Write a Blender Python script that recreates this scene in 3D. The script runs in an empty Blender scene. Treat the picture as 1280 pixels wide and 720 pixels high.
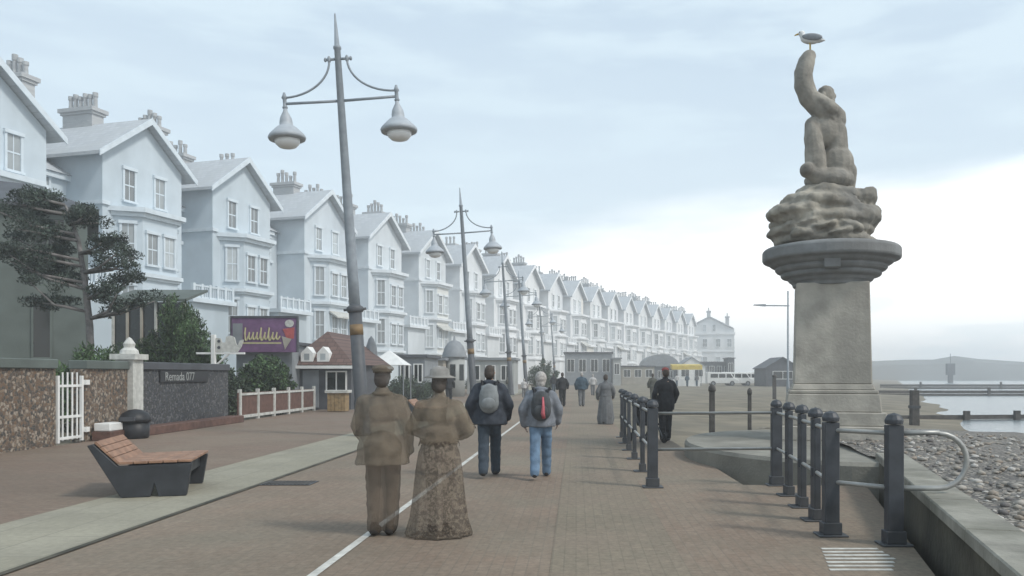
import bpy, bmesh, math, random
from mathutils import Vector, Matrix, noise as mnoise
R = math.radians
random.seed(7)
sc = bpy.context.scene
COL = sc.collection
LENS_PX = 1000.0            # focal length in photo pixels (1280 wide)
EYE = 1.65                  # camera height

# ------------------------------------------------------------------ camera
cam_d = bpy.data.cameras.new('camera')
cam_d.sensor_width = 36.0
cam_d.lens = LENS_PX / 1280.0 * 36.0
cam_d.shift_x = -0.0625
cam_d.shift_y = 0.0844
cam_d.clip_start = 0.05
cam_d.clip_end = 5000
cam = bpy.data.objects.new('camera', cam_d)
cam.location = (0, 0, EYE)
cam.rotation_euler = (R(90), 0, 0)
COL.objects.link(cam)
sc.camera = cam

# ------------------------------------------------------------------ sky, sun, exposure
SUN_EL, SUN_AZ = 46.0, 118.0      # azimuth clockwise from +Y (the way we look)
w = bpy.data.worlds.new('World')
sc.world = w
w.use_nodes = True
nt = w.node_tree
N, L = nt.nodes, nt.links
bg = N['Background']
bg.inputs['Strength'].default_value = 0.1
sky = N.new('ShaderNodeTexSky')
sky.sky_type = 'NISHITA'
sky.sun_disc = False
sky.sun_elevation = R(SUN_EL)
sky.sun_rotation = R(SUN_AZ)
tc = N.new('ShaderNodeTexCoord')
sep = N.new('ShaderNodeSeparateXYZ')
L.new(tc.outputs['Generated'], sep.inputs[0])


def wmath(op, a, b=None, clamp=False):
    n = N.new('ShaderNodeMath'); n.operation = op; n.use_clamp = clamp
    for i, v in enumerate((a, b)):
        if v is None: continue
        if isinstance(v, (int, float)): n.inputs[i].default_value = v
        else: L.new(v, n.inputs[i])
    return n.outputs[0]


def wmap(v, a, b, c=0.0, d=1.0):
    n = N.new('ShaderNodeMapRange'); n.interpolation_type = 'SMOOTHSTEP'
    L.new(v, n.inputs[0])
    for i, x in enumerate((a, b, c, d)): n.inputs[1 + i].default_value = x
    return n.outputs[0]


def wmix(f, a, b):
    n = N.new('ShaderNodeMix'); n.data_type = 'RGBA'
    if isinstance(f, (int, float)): n.inputs[0].default_value = f
    else: L.new(f, n.inputs[0])
    for i, v in ((6, a), (7, b)):
        if isinstance(v, tuple): n.inputs[i].default_value = v + (1,)
        else: L.new(v, n.inputs[i])
    return n.outputs[2]


mp = N.new('ShaderNodeMapping'); mp.inputs['Scale'].default_value = (1.6, 1.6, 7.0)
L.new(tc.outputs['Generated'], mp.inputs[0])
nz = N.new('ShaderNodeTexNoise'); nz.inputs['Scale'].default_value = 1.5; nz.inputs['Detail'].default_value = 5
L.new(mp.outputs[0], nz.inputs['Vector'])
nz2 = N.new('ShaderNodeTexNoise'); nz2.inputs['Scale'].default_value = 3.5; nz2.inputs['Detail'].default_value = 6
L.new(mp.outputs[0], nz2.inputs['Vector'])
n0 = wmath('SUBTRACT', nz.outputs[0], 0.5)
el = wmath('ADD', sep.outputs[2], wmath('MULTIPLY', n0, 0.16))
base = wmix(wmap(el, 0.05, 0.42), (7.0, 8.1, 8.7), (5.1, 6.25, 7.3))
band = wmix(wmap(nz2.outputs[0], 0.42, 0.64), base, (6.1, 7.3, 8.1))
el2 = wmath('SUBTRACT', el, wmath('MULTIPLY', sep.outputs[0], 0.10))
bright = wmath('MULTIPLY', wmap(el2, 0.22, 0.13), wmap(sep.outputs[0], -0.30, 0.06))
cl = wmix(bright, band, (13.0, 13.0, 12.8))
streak = wmath('MULTIPLY', wmap(nz2.outputs[0], 0.52, 0.62), wmap(sep.outputs[2], 0.30, 0.05, 0.0, 0.5))
cl2 = wmix(streak, cl, (8.6, 9.8, 10.2))
fin = wmix(0.08, cl2, sky.outputs[0])
L.new(fin, bg.inputs['Color'])

sd = bpy.data.lights.new('sun', 'SUN')
sd.energy = 1.9
sd.angle = R(10)
sd.color = (1.0, 0.95, 0.88)
so = bpy.data.objects.new('sun', sd)
so.rotation_euler = Vector((math.sin(R(SUN_AZ)) * math.cos(R(SUN_EL)), math.cos(R(SUN_AZ)) * math.cos(R(SUN_EL)), math.sin(R(SUN_EL)))).to_track_quat('Z', 'Y').to_euler()
so.location = (30, -10, 60)
COL.objects.link(so)
sc.view_settings.view_transform = 'Standard'
sc.view_settings.look = 'None'
sc.view_settings.exposure = 0.35
sc.view_settings.gamma = 1.0
sc.cycles.max_bounces = 6
sc.cycles.transparent_max_bounces = 16
sc.cycles.volume_bounces = 1
HAZE = 0.0022


# ------------------------------------------------------------------ material helpers
MATS = {}


def mat(name, col, rough=0.7, var=0.12, scale=4.0, bump=0.0, bscale=30.0, metal=0.0, spec=0.4, alpha=1.0, dirt=None):
    if name in MATS: return MATS[name]
    m = bpy.data.materials.new(name); m.use_nodes = True
    t = m.node_tree; n, l = t.nodes, t.links
    b = n['Principled BSDF']
    b.inputs['Roughness'].default_value = rough
    b.inputs['Metallic'].default_value = metal
    b.inputs['Specular IOR Level'].default_value = spec
    c = n.new('ShaderNodeTexCoord')
    x = n.new('ShaderNodeTexNoise'); x.inputs['Scale'].default_value = scale; x.inputs['Detail'].default_value = 6
    l.new(c.outputs['Object'], x.inputs['Vector'])
    r = n.new('ShaderNodeValToRGB')
    lo = tuple(max(0, k * (1 - var * 1.6)) for k in col); hi = tuple(min(1, k * (1 + var * 1.4)) for k in col)
    r.color_ramp.elements[0].position = 0.3; r.color_ramp.elements[0].color = lo + (1,)
    r.color_ramp.elements[1].position = 0.7; r.color_ramp.elements[1].color = hi + (1,)
    l.new(x.outputs[0], r.inputs[0])
    out = r.outputs[0]
    if dirt:
        x3 = n.new('ShaderNodeTexNoise'); x3.inputs['Scale'].default_value = scale * 0.35; x3.inputs['Detail'].default_value = 8
        mpp = n.new('ShaderNodeMapping'); mpp.inputs['Scale'].default_value = (1, 1, 0.25)
        l.new(c.outputs['Object'], mpp.inputs[0]); l.new(mpp.outputs[0], x3.inputs['Vector'])
        mr = n.new('ShaderNodeMapRange'); mr.inputs[1].default_value = 0.48; mr.inputs[2].default_value = 0.68; mr.inputs[4].default_value = 0.8
        l.new(x3.outputs[0], mr.inputs[0])
        mx = n.new('ShaderNodeMix'); mx.data_type = 'RGBA'
        l.new(mr.outputs[0], mx.inputs[0]); l.new(out, mx.inputs[6]); mx.inputs[7].default_value = dirt + (1,)
        out = mx.outputs[2]
    l.new(out, b.inputs['Base Color'])
    if bump:
        x2 = n.new('ShaderNodeTexNoise'); x2.inputs['Scale'].default_value = bscale; x2.inputs['Detail'].default_value = 5
        l.new(c.outputs['Object'], x2.inputs['Vector'])
        bp = n.new('ShaderNodeBump'); bp.inputs['Strength'].default_value = bump; bp.inputs['Distance'].default_value = 0.02
        l.new(x2.outputs[0], bp.inputs['Height']); l.new(bp.outputs[0], b.inputs['Normal'])
    if alpha < 1: b.inputs['Alpha'].default_value = alpha
    MATS[name] = m
    return m


def brick_mat(name, c1, c2, mortar, bw, rh, ms=0.02, rough=0.8, axes='xy', stain=None, stain_scale=0.3, bump=0.3, bias=0.0, alpha=1.0, grain=0.0):
    m = bpy.data.materials.new(name); m.use_nodes = True
    t = m.node_tree; n, l = t.nodes, t.links
    b = n['Principled BSDF']; b.inputs['Roughness'].default_value = rough
    b.inputs['Specular IOR Level'].default_value = 0.25
    c = n.new('ShaderNodeTexCoord')
    vec = c.outputs['Object']
    if axes != 'xy':
        s = n.new('ShaderNodeSeparateXYZ'); l.new(vec, s.inputs[0])
        k = n.new('ShaderNodeCombineXYZ')
        for i, a in enumerate(axes): l.new(s.outputs['xyz'.index(a)], k.inputs[i])
        vec = k.outputs[0]
    br = n.new('ShaderNodeTexBrick')
    br.inputs['Scale'].default_value = 1.0
    br.inputs['Brick Width'].default_value = bw; br.inputs['Row Height'].default_value = rh
    br.inputs['Mortar Size'].default_value = ms; br.inputs['Mortar Smooth'].default_value = 0.3
    br.inputs['Bias'].default_value = bias
    br.inputs['Color1'].default_value = c1 + (1,); br.inputs['Color2'].default_value = c2 + (1,)
    br.inputs['Mortar'].default_value = mortar + (1,)
    l.new(vec, br.inputs['Vector'])
    out = br.outputs['Color']
    if stain:
        x = n.new('ShaderNodeTexNoise'); x.inputs['Scale'].default_value = stain_scale; x.inputs['Detail'].default_value = 8; x.inputs['Roughness'].default_value = 0.6
        l.new(c.outputs['Object'], x.inputs['Vector'])
        mr = n.new('ShaderNodeMapRange'); mr.inputs[1].default_value = 0.4; mr.inputs[2].default_value = 0.66; mr.inputs[4].default_value = 0.75
        l.new(x.outputs[0], mr.inputs[0])
        mx = n.new('ShaderNodeMix'); mx.data_type = 'RGBA'
        l.new(mr.outputs[0], mx.inputs[0]); l.new(out, mx.inputs[6]); mx.inputs[7].default_value = stain + (1,)
        out = mx.outputs[2]
    if grain:
        v = n.new('ShaderNodeTexVoronoi'); v.inputs['Scale'].default_value = 2.3
        l.new(c.outputs['Object'], v.inputs['Vector'])
        ms_ = n.new('ShaderNodeMapRange'); ms_.inputs[1].default_value = 0.035; ms_.inputs[2].default_value = 0.055; ms_.inputs[3].default_value = 0.62
        l.new(v.outputs['Distance'], ms_.inputs[0])
        wn = n.new('ShaderNodeTexNoise'); wn.inputs['Scale'].default_value = 0.12; wn.inputs['Detail'].default_value = 9; wn.inputs['Roughness'].default_value = 0.7
        l.new(c.outputs['Object'], wn.inputs['Vector'])
        mw = n.new('ShaderNodeMapRange'); mw.inputs[1].default_value = 0.35; mw.inputs[2].default_value = 0.65; mw.inputs[3].default_value = 0.80; mw.inputs[4].default_value = 1.16
        l.new(wn.outputs[0], mw.inputs[0])
        mm = n.new('ShaderNodeMath'); mm.operation = 'MULTIPLY'; l.new(ms_.outputs[0], mm.inputs[0]); l.new(mw.outputs[0], mm.inputs[1])
        v0 = n.new('ShaderNodeVectorMath'); v0.operation = 'SCALE'
        l.new(out, v0.inputs[0]); l.new(mm.outputs[0], v0.inputs['Scale'])
        out = v0.outputs[0]
        x = n.new('ShaderNodeTexNoise'); x.inputs['Scale'].default_value = 14; x.inputs['Detail'].default_value = 7; x.inputs['Roughness'].default_value = 0.75
        l.new(c.outputs['Object'], x.inputs['Vector'])
        mr = n.new('ShaderNodeMapRange'); mr.inputs[1].default_value = 0.3; mr.inputs[2].default_value = 0.7
        mr.inputs[3].default_value = 1 - grain; mr.inputs[4].default_value = 1 + grain
        l.new(x.outputs[0], mr.inputs[0])
        vm = n.new('ShaderNodeVectorMath'); vm.operation = 'SCALE'
        l.new(out, vm.inputs[0]); l.new(mr.outputs[0], vm.inputs['Scale'])
        out = vm.outputs[0]
    l.new(out, b.inputs['Base Color'])
    bp = n.new('ShaderNodeBump'); bp.inputs['Strength'].default_value = bump; bp.inputs['Distance'].default_value = 0.01; bp.invert = True
    l.new(br.outputs['Fac'], bp.inputs['Height']); l.new(bp.outputs[0], b.inputs['Normal'])
    MATS[name] = m
    return m


def cell_mat(name, cols, scale, mortar, rough=0.8, bump=0.6, gap=0.08, use_island=False):
    """pebbles / flints: voronoi cells with their own colour and a mortar gap"""
    m = bpy.data.materials.new(name); m.use_nodes = True
    t = m.node_tree; n, l = t.nodes, t.links
    b = n['Principled BSDF']; b.inputs['Roughness'].default_value = rough
    c = n.new('ShaderNodeTexCoord')
    r = n.new('ShaderNodeValToRGB'); r.color_ramp.interpolation = 'CONSTANT'
    e = r.color_ramp.elements
    for i, cc in enumerate(cols):
        if i < 2: q = e[i]; q.position = i / len(cols)
        else: q = e.new(i / len(cols))
        q.color = cc + (1,)
    if use_island:
        g = n.new('ShaderNodeNewGeometry'); l.new(g.outputs['Random Per Island'], r.inputs[0])
        l.new(r.outputs[0], b.inputs['Base Color'])
    else:
        v = n.new('ShaderNodeTexVoronoi'); v.inputs['Scale'].default_value = scale
        v2 = n.new('ShaderNodeTexVoronoi'); v2.feature = 'DISTANCE_TO_EDGE'; v2.inputs['Scale'].default_value = scale
        l.new(c.outputs['Object'], v.inputs['Vector']); l.new(c.outputs['Object'], v2.inputs['Vector'])
        s = n.new('ShaderNodeSeparateColor'); l.new(v.outputs['Color'], s.inputs[0]); l.new(s.outputs[0], r.inputs[0])
        mr = n.new('ShaderNodeMapRange'); mr.inputs[1].default_value = gap * 0.4; mr.inputs[2].default_value = gap
        l.new(v2.outputs[0], mr.inputs[0])
        mx = n.new('ShaderNodeMix'); mx.data_type = 'RGBA'
        l.new(mr.outputs[0], mx.inputs[0]); mx.inputs[6].default_value = mortar + (1,); l.new(r.outputs[0], mx.inputs[7])
        l.new(mx.outputs[2], b.inputs['Base Color'])
        bp = n.new('ShaderNodeBump'); bp.inputs['Strength'].default_value = bump; bp.inputs['Distance'].default_value = 0.03
        l.new(mr.outputs[0], bp.inputs['Height']); l.new(bp.outputs[0], b.inputs['Normal'])
    MATS[name] = m
    return m


# ------------------------------------------------------------------ mesh helpers
class MB:
    def __init__(s): s.bm = bmesh.new()

    def quad(s, pts):
        s.bm.faces.new([s.bm.verts.new(p) for p in pts]); return s

    def box(s, x0, x1, y0, y1, z0, z1, top=1.0):
        cx, cy = (x0 + x1) / 2, (y0 + y1) / 2
        def P(x, y, z, k): return s.bm.verts.new((cx + (x - cx) * k, cy + (y - cy) * k, z))
        a = [P(x0, y0, z0, 1), P(x1, y0, z0, 1), P(x1, y1, z0, 1), P(x0, y1, z0, 1)]
        b = [P(x0, y0, z1, top), P(x1, y0, z1, top), P(x1, y1, z1, top), P(x0, y1, z1, top)]
        f = s.bm.faces.new
        f(a[::-1]); f(b)
        for i in range(4): f((a[i], a[(i + 1) % 4], b[(i + 1) % 4], b[i]))
        return s

    def prism(s, poly, vec):
        """poly: 3d points of a planar polygon, extruded along vec"""
        v = Vector(vec)
        a = [s.bm.verts.new(p) for p in poly]; b = [s.bm.verts.new(Vector(p) + v) for p in poly]
        s.bm.faces.new(a[::-1]); s.bm.faces.new(b)
        k = len(poly)
        for i in range(k): s.bm.faces.new((a[i], a[(i + 1) % k], b[(i + 1) % k], b[i]))
        return s

    def path(s, pts, rs, n=10, closed=False):
        pts = [Vector(p) for p in pts]
        if isinstance(rs, (int, float)): rs = [rs] * len(pts)
        rings = []
        up = Vector((0, 0, 1))
        prev = None
        for i, p in enumerate(pts):
            d = (pts[min(i + 1, len(pts) - 1)] - pts[max(i - 1, 0)]).normalized()
            if prev is None:
                a = d.cross(up) if abs(d.z) < 0.95 else d.cross(Vector((1, 0, 0)))
            else:
                a = prev - d * prev.dot(d)
            a.normalize(); prev = a
            b = d.cross(a)
            rings.append([s.bm.verts.new(p + (a * math.cos(t) + b * math.sin(t)) * rs[i]) for t in [2 * math.pi * k / n for k in range(n)]])
        for r0, r1 in zip(rings, rings[1:]):
            for k in range(n): s.bm.faces.new((r0[k], r0[(k + 1) % n], r1[(k + 1) % n], r1[k]))
        s.bm.faces.new(rings[0][::-1]); s.bm.faces.new(rings[-1])
        return s

    def tube(s, p, q, r0, r1=None, n=10): return s.path([p, q], [r0, r0 if r1 is None else r1], n)

    def lathe(s, prof, n=24, c=(0, 0), sx=1.0, sy=1.0, rad=None):
        rings = []
        for r, z in prof:
            rings.append([s.bm.verts.new((c[0] + r * sx * math.cos(t) * (rad(t, z) if rad else 1), c[1] + r * sy * math.sin(t) * (rad(t, z) if rad else 1), z))
                          for t in [2 * math.pi * k / n for k in range(n)]])
        for r0, r1 in zip(rings, rings[1:]):
            for k in range(n): s.bm.faces.new((r0[k], r0[(k + 1) % n], r1[(k + 1) % n], r1[k]))
        s.bm.faces.new(rings[0][::-1]); s.bm.faces.new(rings[-1])
        return s

    def ell(s, c, r, rot=None, seg=14, ring=9):
        m = Matrix.Translation(c) @ (rot.to_matrix().to_4x4() if rot else Matrix()) @ Matrix.Diagonal((r[0], r[1], r[2], 1))
        bmesh.ops.create_uvsphere(s.bm, u_segments=seg, v_segments=ring, radius=1, matrix=m)
        return s

    def cap(s, p, q, r0, r1=None):
        r1 = r0 if r1 is None else r1
        s.ell(p, (r0,) * 3); s.ell(q, (r1,) * 3); s.tube(p, q, r0, r1, 14)
        return s

    def build(s, name, m, parent=None, bevel=0, smooth=False, loc=None, rz=0, seg=1):
        me = bpy.data.meshes.new(name)
        bmesh.ops.recalc_face_normals(s.bm, faces=s.bm.faces)
        if bevel:
            ed = [e for e in s.bm.edges if len(e.link_faces) == 2 and e.calc_face_angle() > 0.5]
            bmesh.ops.bevel(s.bm, geom=ed, offset=bevel, segments=seg, affect='EDGES', clamp_overlap=True)
        s.bm.to_mesh(me); s.bm.free()
        if smooth:
            for p in me.polygons: p.use_smooth = True
        if m: me.materials.append(m)
        return link(name, me, parent, loc, rz)


def link(name, data, parent=None, loc=None, rz=0):
    o = bpy.data.objects.new(name, data); COL.objects.link(o)
    if parent: o.parent = parent
    if loc: o.location = loc
    if rz: o.rotation_euler = (0, 0, rz)
    return o


def tag(o, label, cat, group=None):
    o['label'] = label; o['category'] = cat
    if group: o['group'] = group
    return o


def thing(name, label, cat, loc=(0, 0, 0), rz=0, group=None):
    return tag(link(name, None, None, loc, rz), label, cat, group)


def struct(o, kind='structure'):
    o['kind'] = kind; return o


def dup(o, loc=None, rz=None, label=None, parent=None):
    c = o.copy(); COL.objects.link(c)
    if loc is not None: c.location = loc
    if rz is not None: c.rotation_euler = (c.rotation_euler[0], c.rotation_euler[1], rz)
    if label: c['label'] = label
    if parent: c.parent = parent
    for ch in list(o.children): dup(ch, parent=c)
    return c


def remesh(mb, name, m, parent=None, voxel=0.02, smooth=4, disp=0, dscale=3.0, loc=None, rz=0):
    o = mb.build(name, m, parent, loc=loc, rz=rz)
    md = o.modifiers.new('r', 'REMESH'); md.mode = 'VOXEL'; md.voxel_size = voxel
    if smooth:
        s = o.modifiers.new('s', 'SMOOTH'); s.iterations = smooth; s.factor = 0.5
    bpy.context.view_layer.update()
    dg = bpy.context.evaluated_depsgraph_get()
    me = bpy.data.meshes.new_from_object(o.evaluated_get(dg))
    o.modifiers.clear()
    me.materials.clear(); me.materials.append(m)
    if disp:
        nn = [v.normal.copy() for v in me.vertices]
        for v, q in zip(me.vertices, nn):
            d = mnoise.fractal(v.co * dscale, 1.0, 2.0, 5) * disp
            v.co += q * d
    for p in me.polygons: p.use_smooth = True
    me.name = name
    o.data = me
    return o


def at(px, Y):
    """real X of the place that stands at depth Y on the sight line px"""
    return (px - 720.0) * Y / LENS_PX


def zat(py, Y): return EYE + (468.0 - py) * Y / LENS_PX


# ------------------------------------------------------------------ materials
M = {}
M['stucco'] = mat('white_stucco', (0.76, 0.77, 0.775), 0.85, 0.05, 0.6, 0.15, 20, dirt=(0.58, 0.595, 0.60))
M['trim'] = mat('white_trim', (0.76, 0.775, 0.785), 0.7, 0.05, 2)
M['slate'] = brick_mat('roof_slate', (0.40, 0.425, 0.45), (0.48, 0.505, 0.53), (0.35, 0.37, 0.39), 0.5, 0.3, 0.02, 0.7, 'yz', (0.42, 0.44, 0.45), 0.5)
M['stack'] = brick_mat('chimney_brick', (0.36, 0.37, 0.38), (0.43, 0.44, 0.44), (0.38, 0.385, 0.39), 0.3, 0.1, 0.01, 0.85, 'yz')
M['pot'] = mat('chimney_pot_clay', (0.36, 0.37, 0.375), 0.8, 0.12, 3)
def tint_by_place(m, cols, scale):
    n, l = m.node_tree.nodes, m.node_tree.links
    b = n['Principled BSDF']; src = b.inputs['Base Color'].links[0].from_socket
    g = n.new('ShaderNodeNewGeometry'); x = n.new('ShaderNodeTexNoise'); x.inputs['Scale'].default_value = scale; x.inputs['Detail'].default_value = 0
    mp = n.new('ShaderNodeMapping'); mp.inputs['Scale'].default_value = (1, 1, 0.0)
    l.new(g.outputs['Position'], mp.inputs[0]); l.new(mp.outputs[0], x.inputs['Vector'])
    r = n.new('ShaderNodeValToRGB'); e = r.color_ramp.elements
    for i, c in enumerate(cols):
        q = e[i] if i < 2 else e.new(0.5)
        q.position = 0.3 + 0.4 * i / (len(cols) - 1); q.color = c + (1,)
    l.new(x.outputs[0], r.inputs[0])
    mx = n.new('ShaderNodeMix'); mx.data_type = 'RGBA'; mx.blend_type = 'MULTIPLY'; mx.inputs[0].default_value = 1
    l.new(src, mx.inputs[6]); l.new(r.outputs[0], mx.inputs[7]); l.new(mx.outputs[2], b.inputs['Base Color'])


def shade_by_depth(m, near=(0.70, 0.785, 0.85, 1)):  # blue-grey shade put into the nearer fronts' colour, fading out with depth
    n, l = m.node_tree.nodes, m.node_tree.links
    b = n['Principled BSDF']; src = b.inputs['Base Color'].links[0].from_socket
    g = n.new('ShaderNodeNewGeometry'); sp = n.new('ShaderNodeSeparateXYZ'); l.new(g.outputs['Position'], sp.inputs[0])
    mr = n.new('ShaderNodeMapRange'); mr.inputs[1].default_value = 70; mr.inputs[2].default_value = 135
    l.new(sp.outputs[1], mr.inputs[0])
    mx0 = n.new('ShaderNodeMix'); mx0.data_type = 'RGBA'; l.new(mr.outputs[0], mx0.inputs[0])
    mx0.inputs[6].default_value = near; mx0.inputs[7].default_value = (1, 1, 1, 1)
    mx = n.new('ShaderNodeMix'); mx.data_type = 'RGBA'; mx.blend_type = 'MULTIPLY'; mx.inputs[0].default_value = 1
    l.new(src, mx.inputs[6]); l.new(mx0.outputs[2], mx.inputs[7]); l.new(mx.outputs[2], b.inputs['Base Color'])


shade_by_depth(M['stucco'])
shade_by_depth(M['trim'], (0.76, 0.83, 0.88, 1))
tint_by_place(M['stucco'], [(0.86, 0.87, 0.89), (1, 1, 1), (0.97, 0.93, 0.86), (0.84, 0.85, 0.85)], 0.09)
M['pane'] = mat('window_glass', (0.42, 0.46, 0.49), 0.12, 0.1, 1.2, spec=0.6)
def blinds(m):
    n, l = m.node_tree.nodes, m.node_tree.links
    b = n['Principled BSDF']; src = b.inputs['Base Color'].links[0].from_socket
    oi = n.new('ShaderNodeObjectInfo'); r = n.new('ShaderNodeValToRGB'); r.color_ramp.interpolation = 'CONSTANT'
    e = r.color_ramp.elements
    for i, (p, v) in enumerate(((0, 0.5), (0.3, 0.9), (0.6, 1.35), (0.85, 0.7))):
        q = e[i] if i < 2 else e.new(p)
        q.position = p; q.color = (v * 0.74, v * 0.74, v * 0.72, 1)
    l.new(oi.outputs['Random'], r.inputs[0])
    mx = n.new('ShaderNodeMix'); mx.data_type = 'RGBA'; mx.blend_type = 'MULTIPLY'; mx.inputs[0].default_value = 1
    l.new(src, mx.inputs[6]); l.new(r.outputs[0], mx.inputs[7]); l.new(mx.outputs[2], b.inputs['Base Color'])


blinds(M['pane'])
M['dkpane'] = mat('dark_glass', (0.012, 0.016, 0.016), 0.15, 0.1, 1.2, spec=0.5)
M['lamp'] = mat('lamp_grey_paint', (0.25, 0.28, 0.31), 0.55, 0.08, 6)
M['lampdk'] = mat('lamp_dark_paint', (0.075, 0.08, 0.088), 0.55, 0.1, 6)
M['shade'] = mat('lamp_shade_paint', (0.36, 0.39, 0.42), 0.5, 0.06, 6)
M['bowl'] = mat('lamp_bowl_acrylic', (0.75, 0.76, 0.76), 0.3, 0.03, 6)
M['orange'] = mat('orange_band', (0.19, 0.125, 0.06), 0.6, 0.1, 6)
M['stone'] = mat('weathered_stone', (0.37, 0.345, 0.30), 0.9, 0.16, 2.5, 0.5, 18, dirt=(0.255, 0.24, 0.21))
M['statue'] = mat('statue_stone', (0.25, 0.232, 0.20), 0.95, 0.25, 3.0, 0.7, 18, dirt=(0.135, 0.135, 0.128))
M['stone_dk'] = mat('dark_stone', (0.20, 0.205, 0.205), 0.9, 0.15, 2.5, 0.4, 18, dirt=(0.15, 0.15, 0.145))
M['rock'] = mat('carved_rock', (0.29, 0.265, 0.22), 0.95, 0.3, 2.4, 1.0, 11, dirt=(0.115, 0.115, 0.11))
M['conc'] = mat('concrete', (0.22, 0.21, 0.18), 0.9, 0.16, 1.5, 0.4, 25, dirt=(0.12, 0.115, 0.095))
M['capslab'] = mat('lichened_capping', (0.25, 0.24, 0.205), 0.95, 0.2, 3.0, 0.5, 20, dirt=(0.13, 0.128, 0.10))
M['concdk'] = mat('stained_seawall_concrete', (0.075, 0.068, 0.05), 0.9, 0.3, 2.0, 0.6, 14, dirt=(0.035, 0.037, 0.028))
M['post'] = mat('dark_railing_paint', (0.045, 0.05, 0.058), 0.5, 0.2, 5, dirt=(0.08, 0.08, 0.08))
M['rail'] = mat('galvanised_rail', (0.32, 0.32, 0.305), 0.4, 0.1, 6, metal=0.35)
M['timber'] = mat('wet_timber', (0.06, 0.055, 0.05), 0.75, 0.3, 5, 0.4, 20)
M['benchwood'] = mat('bench_wood', (0.27, 0.155, 0.10), 0.65, 0.2, 7, 0.2, 40)
M['benchend'] = mat('bench_dark_metal', (0.030, 0.033, 0.038), 0.55, 0.2, 4)
M['bark'] = mat('bark', (0.16, 0.15, 0.145), 0.95, 0.25, 6, 0.6, 25)
M['leafdk'] = mat('dark_conifer_needles', (0.042, 0.058, 0.046), 0.8, 0.45, 1.6)
M['leafgr'] = mat('green_shrub_leaves', (0.048, 0.085, 0.034), 0.75, 0.5, 1.6)
M['leafbg'] = mat('sea_grey_shrub_leaves', (0.055, 0.078, 0.050), 0.8, 0.4, 1.6)
M['housegreen'] = mat('grey_green_render', (0.105, 0.125, 0.115), 0.85, 0.12, 1.2, 0.2, 20)
M['brownroof'] = brick_mat('brown_roof_tile', (0.11, 0.07, 0.06), (0.16, 0.10, 0.085), (0.07, 0.05, 0.045), 0.35, 0.2, 0.02, 0.8, 'xz')
M['white'] = mat('white_paint', (0.70, 0.70, 0.68), 0.6, 0.06, 3)
M['offwhite'] = mat('grimy_white_paint', (0.50, 0.50, 0.47), 0.8, 0.12, 8, 0.3, 40, dirt=(0.36, 0.36, 0.33))
M['grey'] = mat('mid_grey_paint', (0.22, 0.235, 0.25), 0.7, 0.1, 2)
M['dkgrey'] = mat('charcoal_paint', (0.07, 0.075, 0.085), 0.7, 0.15, 2)
M['palegrey'] = mat('pale_grey_render', (0.33, 0.34, 0.33), 0.85, 0.1, 1.5)
M['beige'] = mat('beige_render', (0.36, 0.33, 0.28), 0.85, 0.1, 1.5)
M['brown'] = mat('red_brown_boards', (0.12, 0.065, 0.05), 0.75, 0.2, 6)
M['crate'] = mat('ochre_timber', (0.26, 0.18, 0.09), 0.75, 0.2, 8)
M['black'] = mat('black_plastic', (0.016, 0.017, 0.02), 0.5, 0.2, 6)
M['purple'] = mat('purple_sign_paint', (0.165, 0.085, 0.175), 0.6, 0.15, 3)
M['yellow'] = mat('pale_yellow_letter_paint', (0.48, 0.44, 0.24), 0.6, 0.1, 6)
M['red'] = mat('red_sign_paint', (0.40, 0.085, 0.08), 0.6, 0.15, 6)
M['canopy'] = mat('yellow_canopy', (0.55, 0.42, 0.10), 0.7, 0.1, 3)
M['skin'] = mat('skin', (0.42, 0.27, 0.20), 0.6, 0.06, 12)
M['skinp'] = mat('skin_pale', (0.46, 0.34, 0.28), 0.6, 0.06, 12)
M['hairgrey'] = mat('grey_hair', (0.36, 0.34, 0.32), 0.7, 0.2, 30, 0.4, 90)
M['hairbr'] = mat('dark_brown_hair', (0.05, 0.037, 0.028), 0.6, 0.2, 30, 0.4, 90)
M['eye'] = mat('eye_dark', (0.02, 0.018, 0.016), 0.2, 0.05, 5)
M['gullw'] = mat('gull_white_feathers', (0.66, 0.66, 0.65), 0.7, 0.06, 10)
M['gullg'] = mat('gull_grey_feathers', (0.22, 0.23, 0.245), 0.7, 0.1, 10)
M['beak'] = mat('gull_beak_yellow', (0.5, 0.34, 0.05), 0.5, 0.05, 10)
M['line'] = mat('worn_white_line_paint', (0.52, 0.51, 0.47), 0.8, 0.16, 9, dirt=(0.36, 0.34, 0.31))
M['hill'] = mat('hill_scrub', (0.12, 0.125, 0.12), 0.9, 0.3, 0.02)
M['sand'] = mat('sand', (0.175, 0.15, 0.108), 0.95, 0.26, 0.55, 0.6, 3, dirt=(0.13, 0.115, 0.088))

# the paved ground: small clay pavers, worn and stained
M['pave'] = brick_mat('clay_pavers', (0.202, 0.150, 0.112), (0.226, 0.174, 0.132), (0.18, 0.142, 0.11), 0.21, 0.105, 0.007, 0.85, 'yx', (0.186, 0.164, 0.126), 0.45, 0.12, grain=0.25)
M['pavelane'] = brick_mat('grey_pavers', (0.187, 0.158, 0.118), (0.21, 0.175, 0.13), (0.166, 0.142, 0.107), 0.21, 0.105, 0.007, 0.85, 'yx', (0.20, 0.158, 0.122), 0.6, 0.12, grain=0.25)
M['paleslab'] = brick_mat('pale_slabs', (0.28, 0.26, 0.20), (0.305, 0.285, 0.225), (0.22, 0.205, 0.165), 0.9, 0.6, 0.012, 0.85, 'yx', (0.235, 0.22, 0.175), 0.7, 0.15, grain=0.14)
M['brownpave'] = brick_mat('brown_brick_paving', (0.182, 0.130, 0.099), (0.208, 0.155, 0.119), (0.152, 0.117, 0.094), 0.21, 0.105, 0.008, 0.85, 'xy', (0.19, 0.158, 0.12), 0.3, 0.15, grain=0.2)
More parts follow.
